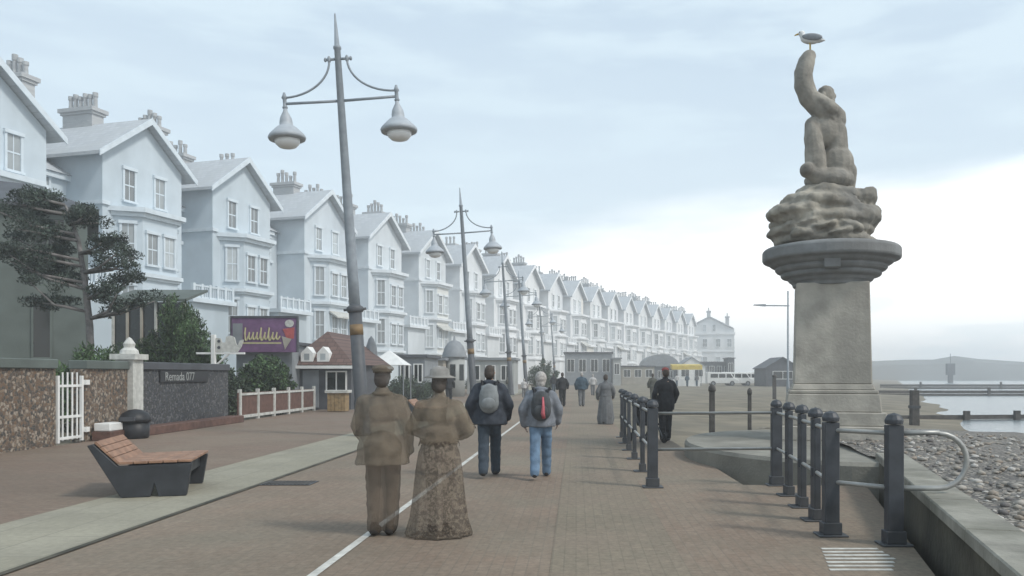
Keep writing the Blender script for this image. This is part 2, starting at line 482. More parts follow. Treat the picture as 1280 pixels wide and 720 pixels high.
M['flint'] = cell_mat('brown_flint', [(0.15, 0.095, 0.06), (0.09, 0.065, 0.05), (0.22, 0.16, 0.11), (0.06, 0.055, 0.05), (0.30, 0.25, 0.20)], 15, (0.15, 0.125, 0.10))
M['flintdk'] = cell_mat('dark_flint', [(0.04, 0.045, 0.055), (0.07, 0.075, 0.085), (0.025, 0.028, 0.035), (0.13, 0.13, 0.135), (0.05, 0.05, 0.05)], 15, (0.075, 0.075, 0.075))
M['pebble'] = cell_mat('beach_pebbles', [(0.30, 0.27, 0.23), (0.20, 0.185, 0.165), (0.13, 0.12, 0.115), (0.36, 0.33, 0.29), (0.25, 0.21, 0.17), (0.42, 0.40, 0.37)], 9, (0.10, 0.09, 0.08), use_island=True)
M['shingle'] = cell_mat('shingle_bed', [(0.26, 0.235, 0.20), (0.17, 0.155, 0.14), (0.11, 0.10, 0.095), (0.32, 0.29, 0.25), (0.21, 0.18, 0.15)], 14, (0.08, 0.075, 0.065), bump=0.8, gap=0.12)


def leaf_tone(m):
    n, l = m.node_tree.nodes, m.node_tree.links
    b = n['Principled BSDF']; src = b.inputs['Base Color'].links[0].from_socket
    g = n.new('ShaderNodeNewGeometry'); mr = n.new('ShaderNodeMapRange'); mr.inputs[3].default_value = 0.5; mr.inputs[4].default_value = 1.75
    l.new(g.outputs['Random Per Island'], mr.inputs[0])
    v = n.new('ShaderNodeVectorMath'); v.operation = 'SCALE'; l.new(src, v.inputs[0]); l.new(mr.outputs[0], v.inputs['Scale'])
    l.new(v.outputs[0], b.inputs['Base Color'])


for k_ in ('leafdk', 'leafgr', 'leafbg'): leaf_tone(M[k_])


def sea_material():
    m = bpy.data.materials.new('sea_water'); m.use_nodes = True
    n, l = m.node_tree.nodes, m.node_tree.links
    b = n['Principled BSDF']
    b.inputs['Base Color'].default_value = (0.16, 0.19, 0.20, 1); b.inputs['Roughness'].default_value = 0.22
    b.inputs['Specular IOR Level'].default_value = 0.6
    c = n.new('ShaderNodeTexCoord')
    mp = n.new('ShaderNodeMapping'); mp.inputs['Scale'].default_value = (0.5, 1.6, 1); l.new(c.outputs['Object'], mp.inputs[0])
    x = n.new('ShaderNodeTexNoise'); x.inputs['Scale'].default_value = 0.8; x.inputs['Detail'].default_value = 6
    l.new(mp.outputs[0], x.inputs['Vector'])
    bp = n.new('ShaderNodeBump'); bp.inputs['Strength'].default_value = 0.6; bp.inputs['Distance'].default_value = 0.25
    l.new(x.outputs[0], bp.inputs['Height']); l.new(bp.outputs[0], b.inputs['Normal'])
    return m


M['sea'] = sea_material()

# ------------------------------------------------------------------ ground, beach, sea
def beach_h(x, y):
    s = (x - 15) * 0.931 - (y - 32) * 0.365
    h = min(-0.03, -0.5 - 0.036 * s)
    h = max(h, -2.2)
    if x > 0.5: h += 0.05 * mnoise.noise(Vector((x * 0.25, y * 0.12, 0))) * min(1, (x - 0.5) / 4)
    return h


def grid(name, xs, ys, hf, m):
    b = MB()
    vs = [[b.bm.verts.new((x, y, hf(x, y))) for x in xs] for y in ys]
    for j in range(len(ys) - 1):
        for i in range(len(xs) - 1):
            b.bm.faces.new((vs[j][i], vs[j][i + 1], vs[j + 1][i + 1], vs[j + 1][i]))
    return b.build(name, m, smooth=True)


def spread(a, b, n, p):
    return [a + (b - a) * (i / n) ** p for i in range(n + 1)]


xs = [-900, -500, -250, -120, -60, -40] + [-30 + 1.0 * i for i in range(60)] + spread(30, 300, 40, 1.5) + [420, 600, 900]
ys = [-60, -30, -10, 0] + [1.0 * i for i in range(1, 50)] + spread(50, 320, 50, 1.4) + [450, 650, 950]
struct(grid('beach', xs, ys, beach_h, M['sand']))
bb = MB(); bb.quad([(4, -59, -0.52), (899, -59, -0.52), (899, 940, -0.52), (4, 940, -0.52)])
struct(bb.build('sea', M['sea']))


def paving(name, poly, z, m, depth=0.0):
    b = MB()
    if depth: b.prism([(x, y, z - depth) for x, y in poly], (0, 0, depth))
    else: b.quad([(x, y, z) for x, y in poly])
    return struct(b.build(name, m))


paving('pavement', [(-12.0, -8), (2.4, -8), (2.7, 5.6), (4.3, 11.85), (2.5, 11.95), (2.35, 21.5), (1.3, 22.0), (1.25, 60), (4.5, 135), (-12.0, 135)], 0.0, M['pave'], 0.9)
paving('brick_path', [(-11.99, -7.9), (-6.3, -7.9), (-6.25, 134), (-11.98, 134)], 0.005, M['brownpave'])
paving('pale_path', [(-6.3, -7.9), (-4.77, -7.9), (-4.77, 134), (-6.3, 134)], 0.009, M['paleslab'])
paving('grey_path', [(-0.22, -7.9), (0.95, -7.9), (0.95, 133), (-0.22, 133)], 0.005, M['pavelane'])
kerb = MB()
kerb.quad([(-4.77, -7.9, 0.011), (-4.69, -7.9, 0.011), (-4.69, 134, 0.011), (-4.77, 134, 0.011)])
struct(kerb.build('path_edging', M['concdk']))
ln = MB()
ln.quad([(-2.33, -7, 0.006), (-2.25, -7, 0.006), (-1.85, 34, 0.006), (-1.93, 34, 0.006)])
struct(ln.build('painted_line', M['line']))
tp = MB()
for i in range(7):
    y = 6.72 + i * 0.135
    x0 = 2.14 + 0.03 * i
    tp.box(x0, x0 + 0.62 - 0.03 * abs(i - 3), y, y + 0.055, 0.001, 0.006)
struct(tp.build('tactile_paving', M['line']))

for px_, Y_, wd_, dp_, lab_ in ((362, 12.1, 0.75, 0.45, 'rectangular iron drain cover beside the pale path, left of the old couple'),):
    dc = thing('drain_cover', lab_, 'drain cover', ((px_ - 720) * Y_ / 1000, Y_, 0.006), 0)
    b = MB(); b.box(-wd_ / 2, wd_ / 2, -dp_ / 2, dp_ / 2, 0, 0.006); b.build('cover_frame', M['post'], dc)
    b = MB()
    nb_ = int(wd_ / 0.06)
    for i in range(nb_):
        x_ = -wd_ / 2 + 0.035 + i * (wd_ - 0.05) / nb_
        b.box(x_, x_ + 0.035, -dp_ / 2 + 0.03, dp_ / 2 - 0.03, 0.0062, 0.012)
    b.build('ribbed_plate', M['timber'], dc)

# hills across the bay
HK = 0.62
hb = MB()
prof = [(95, 3.0), (150, 7), (190, 11.5), (214, 12.5), (232, 12.6), (246, 15.0), (262, 13.0), (300, 10.5), (350, 12), (420, 14), (520, 12), (640, 9), (760, 3)]
for (x0, h0), (x1, h1) in zip(prof, prof[1:]):
    for (ya, ka), (yb, kb) in zip(((480, 0.0), (495, 0.75), (520, 1.0), (560, 0.0)), ((495, 0.75), (520, 1.0), (560, 0.0))):
        hb.quad([(px_ * HK, py_ * HK, 1.65 * (1 - HK) * 0.5 + HK * pz_ - 0.5) for px_, py_, pz_ in ((x0, ya, -1 + (h0 + 1) * ka), (x1, ya, -1 + (h1 + 1) * ka), (x1, yb, -1 + (h1 + 1) * kb), (x0, yb, -1 + (h0 + 1) * kb))])
struct(hb.build('hills', M['hill']))

# shingle bank to the right of the sea wall, with loose pebbles
WALL_A, WALL_B = Vector((4.45, 11.75)), Vector((2.75, 5.2))


def wall_dist(x, y):
    d = (WALL_B - WALL_A).normalized(); nrm = Vector((-d.y, d.x))
    return (Vector((x, y)) - WALL_A).dot(nrm)


def shingle_h(x, y):
    t = max(0.0, wall_dist(x, y))
    h = 0.36 - 0.045 * max(0, t - 1.5) - 0.0022 * max(0, y - 12) ** 2
    return h + 0.07 * mnoise.noise(Vector((x * 0.7, y * 0.7, 3)))


sb = MB()
ny, nx = 44, 26
rows = []
for j in range(ny + 1):
    y = 1.0 + j * 0.6
    e = WALL_A.x + (WALL_B.x - WALL_A.x) * (WALL_A.y - y) / (WALL_A.y - WALL_B.y) if y < WALL_A.y else WALL_A.x + (y - WALL_A.y) * 0.1
    rows.append([sb.bm.verts.new((e + 0.17 + i * 0.55, y, shingle_h(e + 0.17 + i * 0.55, y) if i < nx else -1.5)) for i in range(nx + 1)])
for j in range(ny):
    for i in range(nx): sb.bm.faces.new((rows[j][i], rows[j][i + 1], rows[j + 1][i + 1], rows[j + 1][i]))
struct(sb.build('shingle_bank', M['shingle'], smooth=True), 'stuff')
pb = MB()
rnd = random.Random(3)
for k in range(2600):
    y = 4.5 + 15 * rnd.random() ** 1.3
    e = WALL_A.x + (WALL_B.x - WALL_A.x) * (WALL_A.y - y) / (WALL_A.y - WALL_B.y) if y < WALL_A.y else WALL_A.x + (y - WALL_A.y) * 0.1
    x = e + 0.3 + 8 * rnd.random() ** 1.3
    r = 0.02 + 0.035 * rnd.random() ** 2
    m4 = Matrix.Translation((x, y, shingle_h(x, y) + r * 0.3)) @ Matrix.Rotation(rnd.random() * 6, 4, 'Z') @ Matrix.Diagonal((r * (1 + rnd.random()), r * 1.1, r * 0.7, 1))
    bmesh.ops.create_icosphere(pb.bm, subdivisions=1, radius=1, matrix=m4)
struct(pb.build('loose_pebbles', M['pebble'], smooth=True), 'stuff')

# ------------------------------------------------------------------ terrace of tall gabled houses
HOUSES = 'gabled terrace houses along the seafront'


def window_mesh(wd, ht, bars=1):
    f = MB()
    t = 0.16
    f.box(-wd / 2 - t, -wd / 2, -0.12, 0.02, 0, ht); f.box(wd / 2, wd / 2 + t, -0.12, 0.02, 0, ht)
    f.box(-wd / 2 - t - 0.06, wd / 2 + t + 0.06, -0.2, 0.02, ht, ht + 0.24)
    f.box(-wd / 2 - t - 0.06, wd / 2 + t + 0.06, -0.22, 0.02, -0.16, 0)
    f.box(-wd / 2, wd / 2, -0.055, 0.02, ht * 0.5 - 0.05, ht * 0.5 + 0.05)
    for i in range(bars):
        x = -wd / 2 + wd * (i + 1) / (bars + 1)
        f.box(x - 0.03, x + 0.03, -0.05, 0.02, 0, ht * 0.5 - 0.05); f.box(x - 0.03, x + 0.03, -0.05, 0.02, ht * 0.5 + 0.05, ht)
    o = f.build('window', M['trim'])
    p = MB(); p.box(-wd / 2, wd / 2, -0.03, 0.02, 0, ht)
    q = p.build('pane', M['pane'])
    a, b = o.data, q.data
    bpy.data.objects.remove(o); bpy.data.objects.remove(q)
    return a, b


WIN = {k: window_mesh(*k) for k in ((0.95, 2.3), (1.5, 2.9), (0.8, 2.9), (1.4, 2.6))}


def add_window(root, key, x, y, z, rz=0):
    f = link('window', WIN[key][0], root, (x, y, z), rz)
    link('pane', WIN[key][1], f)
    return f


def chimney(root, x, y, z0, z1, sx, sy, pots):
    c = MB()
    c.box(x - sx / 2, x + sx / 2, y - sy / 2, y + sy / 2, z0, z1 - 0.5)
    c.box(x - sx / 2 - 0.12, x + sx / 2 + 0.12, y - sy / 2 - 0.12, y + sy / 2 + 0.12, z1 - 0.5, z1 - 0.3)
    c.box(x - sx / 2 - 0.25, x + sx / 2 + 0.25, y - sy / 2 - 0.25, y + sy / 2 + 0.25, z1 - 0.3, z1)
    o = c.build('chimney', M['stack'], root)
    for i, h in enumerate(pots):
        py = y - sy / 2 + sy * (i + 0.5) / len(pots)
        b = MB(); b.lathe([(0.17, z1 + 0.002), (0.15, z1 + h * 0.7), (0.20, z1 + h * 0.75), (0.20, z1 + h)], 10, (x, py))
        b.build('chimney_pot', M['pot'], o)
    return o


def make_house(label, var=0):
    h = thing('terrace_house', label, 'house', group=HOUSES)
    wl = MB()
    wl.prism([(-3.9, 0, -0.3), (3.9, 0, -0.3), (3.9, 0, 18.0), (0, 0, 21.0), (-3.9, 0, 18.0)], (0, 11.5, 0))
    wl.box(3.9, 9.3, 3.2, 11.5, -0.3, 16.2)
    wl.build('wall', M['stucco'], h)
    rf = MB()
    for s in (-1, 1):
        rf.prism([(0, -0.7, 21.1), (s * 4.75, -0.7, 17.45), (s * 4.75, -0.7, 17.7), (0, -0.7, 21.38)], (0, 12.6, 0))
    rf.prism([(3.9, 2.7, 16.25), (3.9, 7.5, 19.2), (3.9, 11.6, 16.25)], (5.4, 0, 0))
    rf.build('roof', M['slate'], h)
    bg_ = MB()
    for s in (-1, 1):
        bg_.prism([(0, -0.78, 21.42), (s * 4.85, -0.78, 17.72), (s * 4.85, -0.78, 17.28), (0, -0.78, 20.9)], (0, 0.07, 0))
    bg_.build('bargeboard', M['trim'], h)
    # canted bay, two tall storeys
    by = MB()
    plan = [(-2.9, 0.0), (-1.75, -1.5), (1.75, -1.5), (2.9, 0.0)]
    by.prism([(x, y, -0.3) for x, y in plan], (0, 0, 13.7))
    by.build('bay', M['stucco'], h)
    for bands in (((13.4, 13.7, 0.25), (13.7, 14.05, 0.55)), ((8.75, 8.95, 0.18), (8.95, 9.25, 0.38)), ((4.3, 4.55, 0.25),)):
        co = MB()
        for z0, z1, e in bands:
            pl = [(-2.9 - e, 0.003), (-1.75 - e * 0.6, -1.5 - e), (1.75 + e * 0.6, -1.5 - e), (2.9 + e, 0.003)]
            co.prism([(x, y, z0) for x, y in pl], (0, 0, z1 - z0))
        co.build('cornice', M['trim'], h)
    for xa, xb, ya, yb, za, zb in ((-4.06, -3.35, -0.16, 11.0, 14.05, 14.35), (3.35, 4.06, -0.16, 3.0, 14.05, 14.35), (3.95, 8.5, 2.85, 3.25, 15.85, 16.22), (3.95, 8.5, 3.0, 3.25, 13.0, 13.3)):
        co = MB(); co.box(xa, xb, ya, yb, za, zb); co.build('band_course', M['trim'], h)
    for x in (-1.5, 1.5): add_window(h, (0.95, 2.3), x, -0.002, 14.75)
    for z in (5.35, 9.95):
        for x in (-0.85, 0.85): add_window(h, (0.95, 2.3), x, -1.502, z)
        a = math.atan2(1.5, 1.15)
        add_window(h, (0.8, 2.9), -2.325, -0.752, z, -a)
        add_window(h, (0.8, 2.9), 2.325, -0.752, z, a)
    add_window(h, (1.4, 2.6), 6.2, 3.198, 9.0)
    add_window(h, (1.4, 2.6) if var != 1 else (0.95, 2.3), 6.2, 3.198, 13.2)
    if var == 1: add_window(h, (0.95, 2.3), 7.6, 3.198, 13.2)
    if var == 2:
        aw = MB(); aw.prism([(-1.8, -1.56, 8.3), (-1.8, -2.5, 7.7), (-1.8, -2.5, 7.55), (-1.8, -1.56, 8.1)], (3.6, 0, 0)); aw.build('awning', M['offwhite'], h)
    # porch with a balustraded balcony between the wings
    po = MB(); po.box(3.95, 8.45, -0.9, 3.2, -0.3, 7.6)
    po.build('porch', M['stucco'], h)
    bc = MB()
    bc.box(3.6, 8.9, -1.4, 3.1, 7.6, 7.95); bc.box(3.75, 8.75, -1.25, -1.05, 8.9, 9.05)
    bc.box(3.75, 8.75, -1.2, -1.1, 7.95, 8.1)
    for i in range(6):
        x = 3.9 + i * 0.94
        bc.box(x - 0.13, x + 0.13, -1.28, -1.02, 7.952, 9.15)
    for i in range(20):
        x = 4.05 + i * 0.235
        bc.box(x - 0.05, x + 0.05, -1.2, -1.1, 8.1, 8.9)
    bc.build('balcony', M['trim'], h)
    dp = MB(); dp.tube((4.15, 3.1, 0), (4.15, 3.1, 15.8), 0.06); dp.build('drainpipe', M['trim'], h)
    chimney(h, 0.3, (6.2, 7.4, 5.2)[var], 19.8, (22.7, 22.2, 22.5)[var], 1.1, (2.9, 2.2, 2.6)[var], ((1.3, 1.2, 1.3, 1.1, 1.3, 1.2), (1.0, 1.4, 1.0, 1.4), (1.2, 0.8, 1.2, 1.5, 1.2))[var])
    chimney(h, 5.9, (5.0, 6.5, 5.6)[var], 17.0, (22.8, 22.6, 22.3)[var], 1.0, (2.4, 2.0, 2.6)[var], ((1.0, 1.3, 1.6, 1.2, 1.0), (1.2, 1.2, 1.2), (0.8, 1.4, 1.0, 1.4, 0.8))[var])
    return h


STEP = 12.35
hl = {
    -1: 'pale gabled terrace house cut off by the left edge, nearest of the row',
    0: 'pale gabled terrace house behind the dark conifer, chimney stack with six tall pots',
    1: 'pale gabled terrace house with its balcony just above the purple sign',
    2: 'pale gabled terrace house whose gable point stands just left of the nearest lamp post',
    3: 'pale gabled terrace house just right of the nearest lamp post',
    4: 'pale gabled terrace house midway between the nearest and second lamp posts',
    5: 'pale gabled terrace house directly behind the second lamp post',
    6: 'pale gabled terrace house just right of the second lamp post',
    7: 'pale gabled terrace house behind the third lamp post',
    8: 'far pale terrace house second right of the third lamp post, behind the smaller lamps',
    9: 'far pale terrace house behind the smallest lamps of the row',
}


def terrace_spot(k):
    """walk k house widths along the gently curving terrace from the first house"""
    Y, n = 61.9, 40
    for _ in range(int(abs(k) * n + 0.5)):
        dx = 0.27 + 0.00089 * (Y - 61.9)
        Y += math.copysign(STEP / n, k) / math.hypot(1, dx)
    dx = 0.27 + 0.00089 * (Y - 61.9)
    return Vector((-33.4 + 0.27 * (Y - 61.9) + 0.000445 * (Y - 61.9) ** 2, Y, 0)), math.atan2(1, dx)


proto = make_house(hl[0])
proto.location, rz0 = terrace_spot(0)
proto.rotation_euler = (0, 0, rz0)
PROTO = {0: proto}
for k in [-1] + list(range(1, 18)):
    n_from_end = 18 - k
    words = {1: 'last', 2: 'second last', 3: 'third last', 4: 'fourth last', 5: 'fifth last', 6: 'sixth last', 7: 'seventh last', 8: 'eighth last'}
    lab = hl.get(k) or 'far pale gabled house, %s of the row before the pedimented end building' % words[n_from_end]
    p_, r_ = terrace_spot(0.92 if k == 1 else k)
    v_ = (0, 1, 2, 0, 2, 1, 0)[k % 7]
    if v_ and v_ not in PROTO:
        PROTO[v_] = make_house(lab, v_); PROTO[v_].location = p_; PROTO[v_].rotation_euler = (0, 0, r_)
    else: dup(PROTO[v_], p_, r_, lab)


# the broad end building that closes the terrace, its pediment towards us
def end_building():
    e = thing('end_building', 'broad pale end building with a shallow pediment at the far end of the terrace', 'building', (46.0, 276.0, 0), R(-8))
    wl = MB(); wl.box(-9.5, 8.5, 0, 14, -1, 17.5)
    wl.prism([(-7.5, 0, 17.5), (7.5, 0, 17.5), (0, 0, 21.3)], (0, 14, 0))
    wl.build('wall', M['stucco'], e)
    r_ = MB()
    for s in (-1, 1): r_.prism([(0, -0.6, 21.4), (s * 8.2, -0.6, 17.3), (s * 8.2, -0.6, 17.7), (0, -0.6, 21.8)], (0, 15, 0))
    r_.build('roof', M['slate'], e)
    c = MB(); c.box(-9.8, 8.8, -0.35, 14.2, 15.4, 16.1); c.box(-9.7, 8.7, -0.25, 14.2, 9.4, 9.8)
    c.build('cornice', M['trim'], e)
    for z in (5.0, 11.2):
        for x in (-6, -1.5, 3, 6.8): add_window(e, (1.4, 2.6), x, -0.003, z)
    for x in (-1.6, 1.6): add_window(e, (0.95, 2.3), x, -0.003, 17.0 - 0.5)
    chimney(e, 0, 9, 19, 24.2, 1.2, 3.4, (1, 1.2, 1, 1.2))
    chimney(e, 6.5, 9, 17, 22.2, 1.2, 2.4, (1, 1.2, 1))
    return e


end_building()


# ------------------------------------------------------------------ lamp posts
LAMPS = 'twin armed lamp posts along the promenade'


def make_lamp(label):
    t = thing('street_lamp', label, 'street lamp', group=LAMPS)
    p = MB()
    p.lathe([(0.24, 0), (0.24, 0.08), (0.2, 0.15), (0.195, 0.9), (0.175, 1.0), (0.17, 3.3)], 16)
    p.build('pole_base', M['lampdk'], t, smooth=True)
    p = MB()
    p.lathe([(0.145, 3.32), (0.14, 4.6), (0.082, 10.35), (0.105, 10.37), (0.105, 10.43), (0.072, 10.45), (0.02, 11.3), (0.004, 11.34)], 14)
    p.build('pole', M['lamp'], t, smooth=True)
    c = MB(); c.lathe([(0.18, 3.3), (0.22, 3.34), (0.22, 3.44), (0.147, 3.5)], 16); c.tube((-0.3, 0, 3.39), (0.3, 0, 3.39), 0.035)
    c.build('collar', M['lampdk'], t, smooth=True)
    c = MB(); c.lathe([(0.178, 2.7), (0.176, 2.98)], 16); c.build('coloured_band', M['orange'], t, smooth=True)
    for s in (-1, 1):
        a = MB()
        a.tube((0.07 * s, 0, 8.98), (1.5 * s, 0, 9.0), 0.036)
        pts = []
        for k in range(13):
            u = k / 12.0 * math.pi / 2
            pts.append((s * (0.24 + 1.26 * (1 - math.cos(u))), 0, 10.08 - 0.92 * math.sin(u)))
        a.path(pts, 0.03, 8)
        a.tube((0.05 * s, 0, 10.1), (0.32 * s, 0, 10.1), 0.035)
        a.ell((0.24 * s, 0, 10.1), (0.05, 0.05, 0.1)); a.ell((0.34 * s, 0, 10.1), (0.04, 0.04, 0.06))
        a.lathe([(0.05, 8.86), (0.075, 8.9), (0.05, 8.95), (0.05, 9.12), (0.08, 9.16), (0.05, 9.22), (0.03, 9.3)], 10, (1.5 * s, 0))
        a.build('arm', M['lamp'], t, smooth=True)
        f = MB()
        f.lathe([(0.05, 8.87), (0.06, 8.8), (0.15, 8.62), (0.17, 8.5), (0.17, 8.42), (0.26, 8.36), (0.46, 8.16), (0.49, 8.10), (0.47, 8.04), (0.40, 8.03)], 20, (1.5 * s, 0))
        fo = f.build('lamp_shade', M['shade'], t, smooth=True)
        g = MB(); g.lathe([(0.33, 8.028), (0.31, 7.93), (0.22, 7.84), (0.08, 7.80)], 18, (1.5 * s, 0))
        g.build('glass_bowl', M['bowl'], fo, smooth=True)
    return t


lamp_spots = [(-5.68, 21.4, 'tall grey twin lamp post nearest to us, rising behind the old couple'),
              (-5.25, 41.4, 'second nearest twin lamp post, left of the navy jacketed walker'),
              (-5.05, 62.7, 'third twin lamp post, between the two modern walkers'),
              (-4.6, 74.5, 'fourth twin lamp post, left of the grey haired walker in the distance'),
              (-3.9, 101.0, 'fifth twin lamp post, small and far behind the grey haired walker'),
              (-3.1, 121.0, 'smallest and farthest twin lamp post of the promenade row')]
lp = make_lamp(lamp_spots[0][2])
lp.location = (lamp_spots[0][0], lamp_spots[0][1], 0.009)
lp.rotation_euler = (0, R(-3.9), 0)
for x, y, lab in lamp_spots[1:]:
    dup(lp, (x, y, 0.009), None, lab)

# ------------------------------------------------------------------ statue on its column
STX, STY = 5.47, 17.2
pl = MB()
pl.lathe([(1.0, -0.6), (1.0, 0.24), (0.985, 0.3), (0.9, 0.302)], 48, (0, 0), 2.75, 3.75)
tag(pl.build('statue_platform', M['conc'], loc=(4.95, 15.9, 0)), 'low rounded concrete platform with a dark edge carrying the statue column', 'platform')
cm = thing('column', 'square stone column with a broad moulded capital carrying the sea god statue', 'column', (STX, STY, 0.3), R(-14))
b = MB()
b.box(-1.12, 1.12, -1.12, 1.12, 0, 0.3); b.box(-1.02, 1.02, -1.02, 1.02, 0.3, 0.58)
b.build('plinth', M['stone'], cm, bevel=0.02)
b = MB()
b.box(-0.94, 0.94, -0.94, 0.94, 0.58, 0.95, 0.96); b.box(-0.88, 0.88, -0.88, 0.88, 0.952, 1.03); b.box(-0.83, 0.83, -0.83, 0.83, 1.03, 1.15, 0.95)
b.build('base_moulding', M['stone'], cm, bevel=0.02)
b = MB(); b.box(-0.77, 0.77, -0.77, 0.77, 1.15, 3.26, 0.94)
b.build('shaft', M['stone'], cm, bevel=0.02)
b = MB()
z = 3.24


def slab(b, hw, z0, h, ch=0.42):
    c = hw * ch
    b.prism([(x, y, z0) for x, y in ((-hw + c, -hw), (hw - c, -hw), (hw, -hw + c), (hw, hw - c), (hw - c, hw), (-hw + c, hw), (-hw, hw - c), (-hw, -hw + c))], (0, 0, h))


prof = [(0.78, z - 0.02), (0.80, z + 0.06), (0.86, z + 0.10), (0.90, z + 0.16), (1.02, z + 0.19), (1.05, z + 0.25), (1.02, z + 0.27), (1.12, z + 0.31), (1.17, z + 0.37), (1.14, z + 0.40),
        (1.25, z + 0.44), (1.30, z + 0.50), (1.40, z + 0.53), (1.43, z + 0.56), (1.43, z + 0.75), (1.38, z + 0.80), (1.20, z + 0.84)]
b.lathe(prof, 56)
z += 0.84
b.box(-0.2, 0.12, -1.24, -0.9, 3.50, 3.72)
cap_o = b.build('capital', M['stone_dk'], cm, bevel=0.018)
CAPZ = 0.3 + z

SP = 57.5  # photo pixels per metre at the statue


def sx(px): return (px - 1040) / SP


def sz(py): return zat(py, STY) - CAPZ


# carved rock + kneeling sea god with a raised horn : one statue, rock as its part
st = thing('statue', 'weathered stone sea god kneeling on carved rock, lifting a curled horn overhead', 'statue', (at(1040, STY), STY, CAPZ), 0)
rk = MB()
rr = random.Random(11)
for cx, cz, rx, ry, rz_ in ((1030, 304, 1.1, 1.0, 0.25), (1026, 291, 1.15, 1.05, 0.22), (1030, 278, 1.1, 1.0, 0.26), (1000, 268, 0.70, 0.8, 0.24), (1062, 272, 0.62, 0.85, 0.28), (976, 268, 0.30, 0.4, 0.15),
                            (1024, 258, 0.85, 0.8, 0.26), (1073, 250, 0.40, 0.5, 0.24), (1040, 245, 0.78, 0.7, 0.25), (1012, 248, 0.4, 0.5, 0.2), (1082, 242, 0.22, 0.3, 0.12), (1088, 268, 0.2, 0.3, 0.2)):
    rk.ell((sx(cx), rr.uniform(-0.1, 0.1), sz(cz)), (rx, ry, rz_), Matrix.Rotation(rr.uniform(-0.15, 0.15), 3, 'Y').to_euler())
for i in range(26):
    a = rr.random() * 6.28; q = rr.random()
    rk.ell((0.95 * math.cos(a) * (1 - 0.25 * q) - 0.2, 0.9 * math.sin(a) * (1 - 0.25 * q), 0.1 + q * 0.75), (0.30, 0.27, 0.08), Matrix.Rotation(rr.uniform(-0.4, 0.4), 3, 'Y').to_euler())
remesh(rk, 'carved_rock', M['rock'], st, 0.032, 3, 0.055, 3.0)
fg = MB()
# hips, folded legs, torso
fg.ell((sx(1038), 0, sz(226)), (0.62, 0.5, 0.26)); fg.ell((sx(1050), 0.0, sz(205)), (0.40, 0.36, 0.42))
fg.ell((sx(1014), -0.2, sz(200)), (0.26, 0.24, 0.55)); fg.ell((sx(1013), -0.2, sz(180)), (0.22, 0.22, 0.42))
fg.cap((sx(1050), 0, sz(214)), (sx(1052), 0, sz(165)), 0.27, 0.25); fg.cap((sx(1052), 0, sz(168)), (sx(1046), 0, sz(148)), 0.25, 0.22)
fg.cap((sx(1016), -0.15, sz(218)), (sx(1016), -0.1, sz(160)), 0.25, 0.20)
fg.ell((sx(1036), 0, sz(165)), (0.42, 0.3, 0.36)); fg.cap((sx(1054), 0, sz(150)), (sx(1040), -0.05, sz(140)), 0.22, 0.2)
fg.ell((sx(1000), -0.3, sz(217)), (0.17, 0.22, 0.16)); fg.cap((sx(1000), -0.3, sz(217)), (sx(1022), -0.25, sz(226)), 0.14, 0.2)
fg.cap((sx(1066), 0, sz(215)), (sx(1066), 0.1, sz(232)), 0.2, 0.2)
# scaled fish tail folded round
fg.path([(sx(1066), 0.2, sz(226)), (sx(1085), 0.35, sz(238)), (sx(1060), 0.6, sz(240))], [0.16, 0.12, 0.07], 10)
# head and hair
fg.ell((sx(1036), -0.02, sz(121)), (0.19, 0.21, 0.23)); fg.ell((sx(1040), 0.08, sz(118)), (0.21, 0.2, 0.21))
for a in range(7):
    fg.ell((sx(1040) + 0.2 * math.cos(a * 0.7 - 0.6), 0.12, sz(119) + 0.17 * math.sin(a * 0.7 - 0.6)), (0.07, 0.1, 0.07))
fg.ell((sx(1030), -0.2, sz(122)), (0.05, 0.06, 0.06)); fg.ell((sx(1032), -0.17, sz(131)), (0.11, 0.1, 0.13))
fg.cap((sx(1042), 0, sz(135)), (sx(1042), 0, sz(128)), 0.14)
# the arm that curls round the raised horn
fg.cap((sx(1056), -0.02, sz(146)), (sx(1036), -0.28, sz(138)), 0.17, 0.15); fg.cap((sx(1036), -0.28, sz(138)), (sx(1016), -0.26, sz(125)), 0.14, 0.12)
fg.ell((sx(1010), -0.24, sz(121)), (0.12, 0.09, 0.13))
for k in range(4): fg.cap((sx(1008), -0.3, sz(124 - k * 4)), (sx(1000), -0.26, sz(122 - k * 4)), 0.04)
fg.path([(sx(1046), -0.1, sz(150)), (sx(1026), -0.14, sz(140)), (sx(1010), -0.15, sz(124)), (sx(1003), -0.15, sz(108)), (sx(1003), -0.14, sz(94)), (sx(1008), -0.12, sz(80)), (sx(1012), -0.1, sz(72))],
        [0.17, 0.21, 0.235, 0.24, 0.225, 0.205, 0.16], 14)
fg.ell((sx(1012), -0.1, sz(73)), (0.165, 0.17, 0.14))
fgo = remesh(fg, 'figure', M['statue'], st, 0.022, 5, 0.010, 5.0)
for v in fgo.data.vertices: v.co.x = v.co.x * 0.86 - 0.07 * max(0.0, min(1.0, (v.co.z - 1.9) / 0.8)) - 0.03

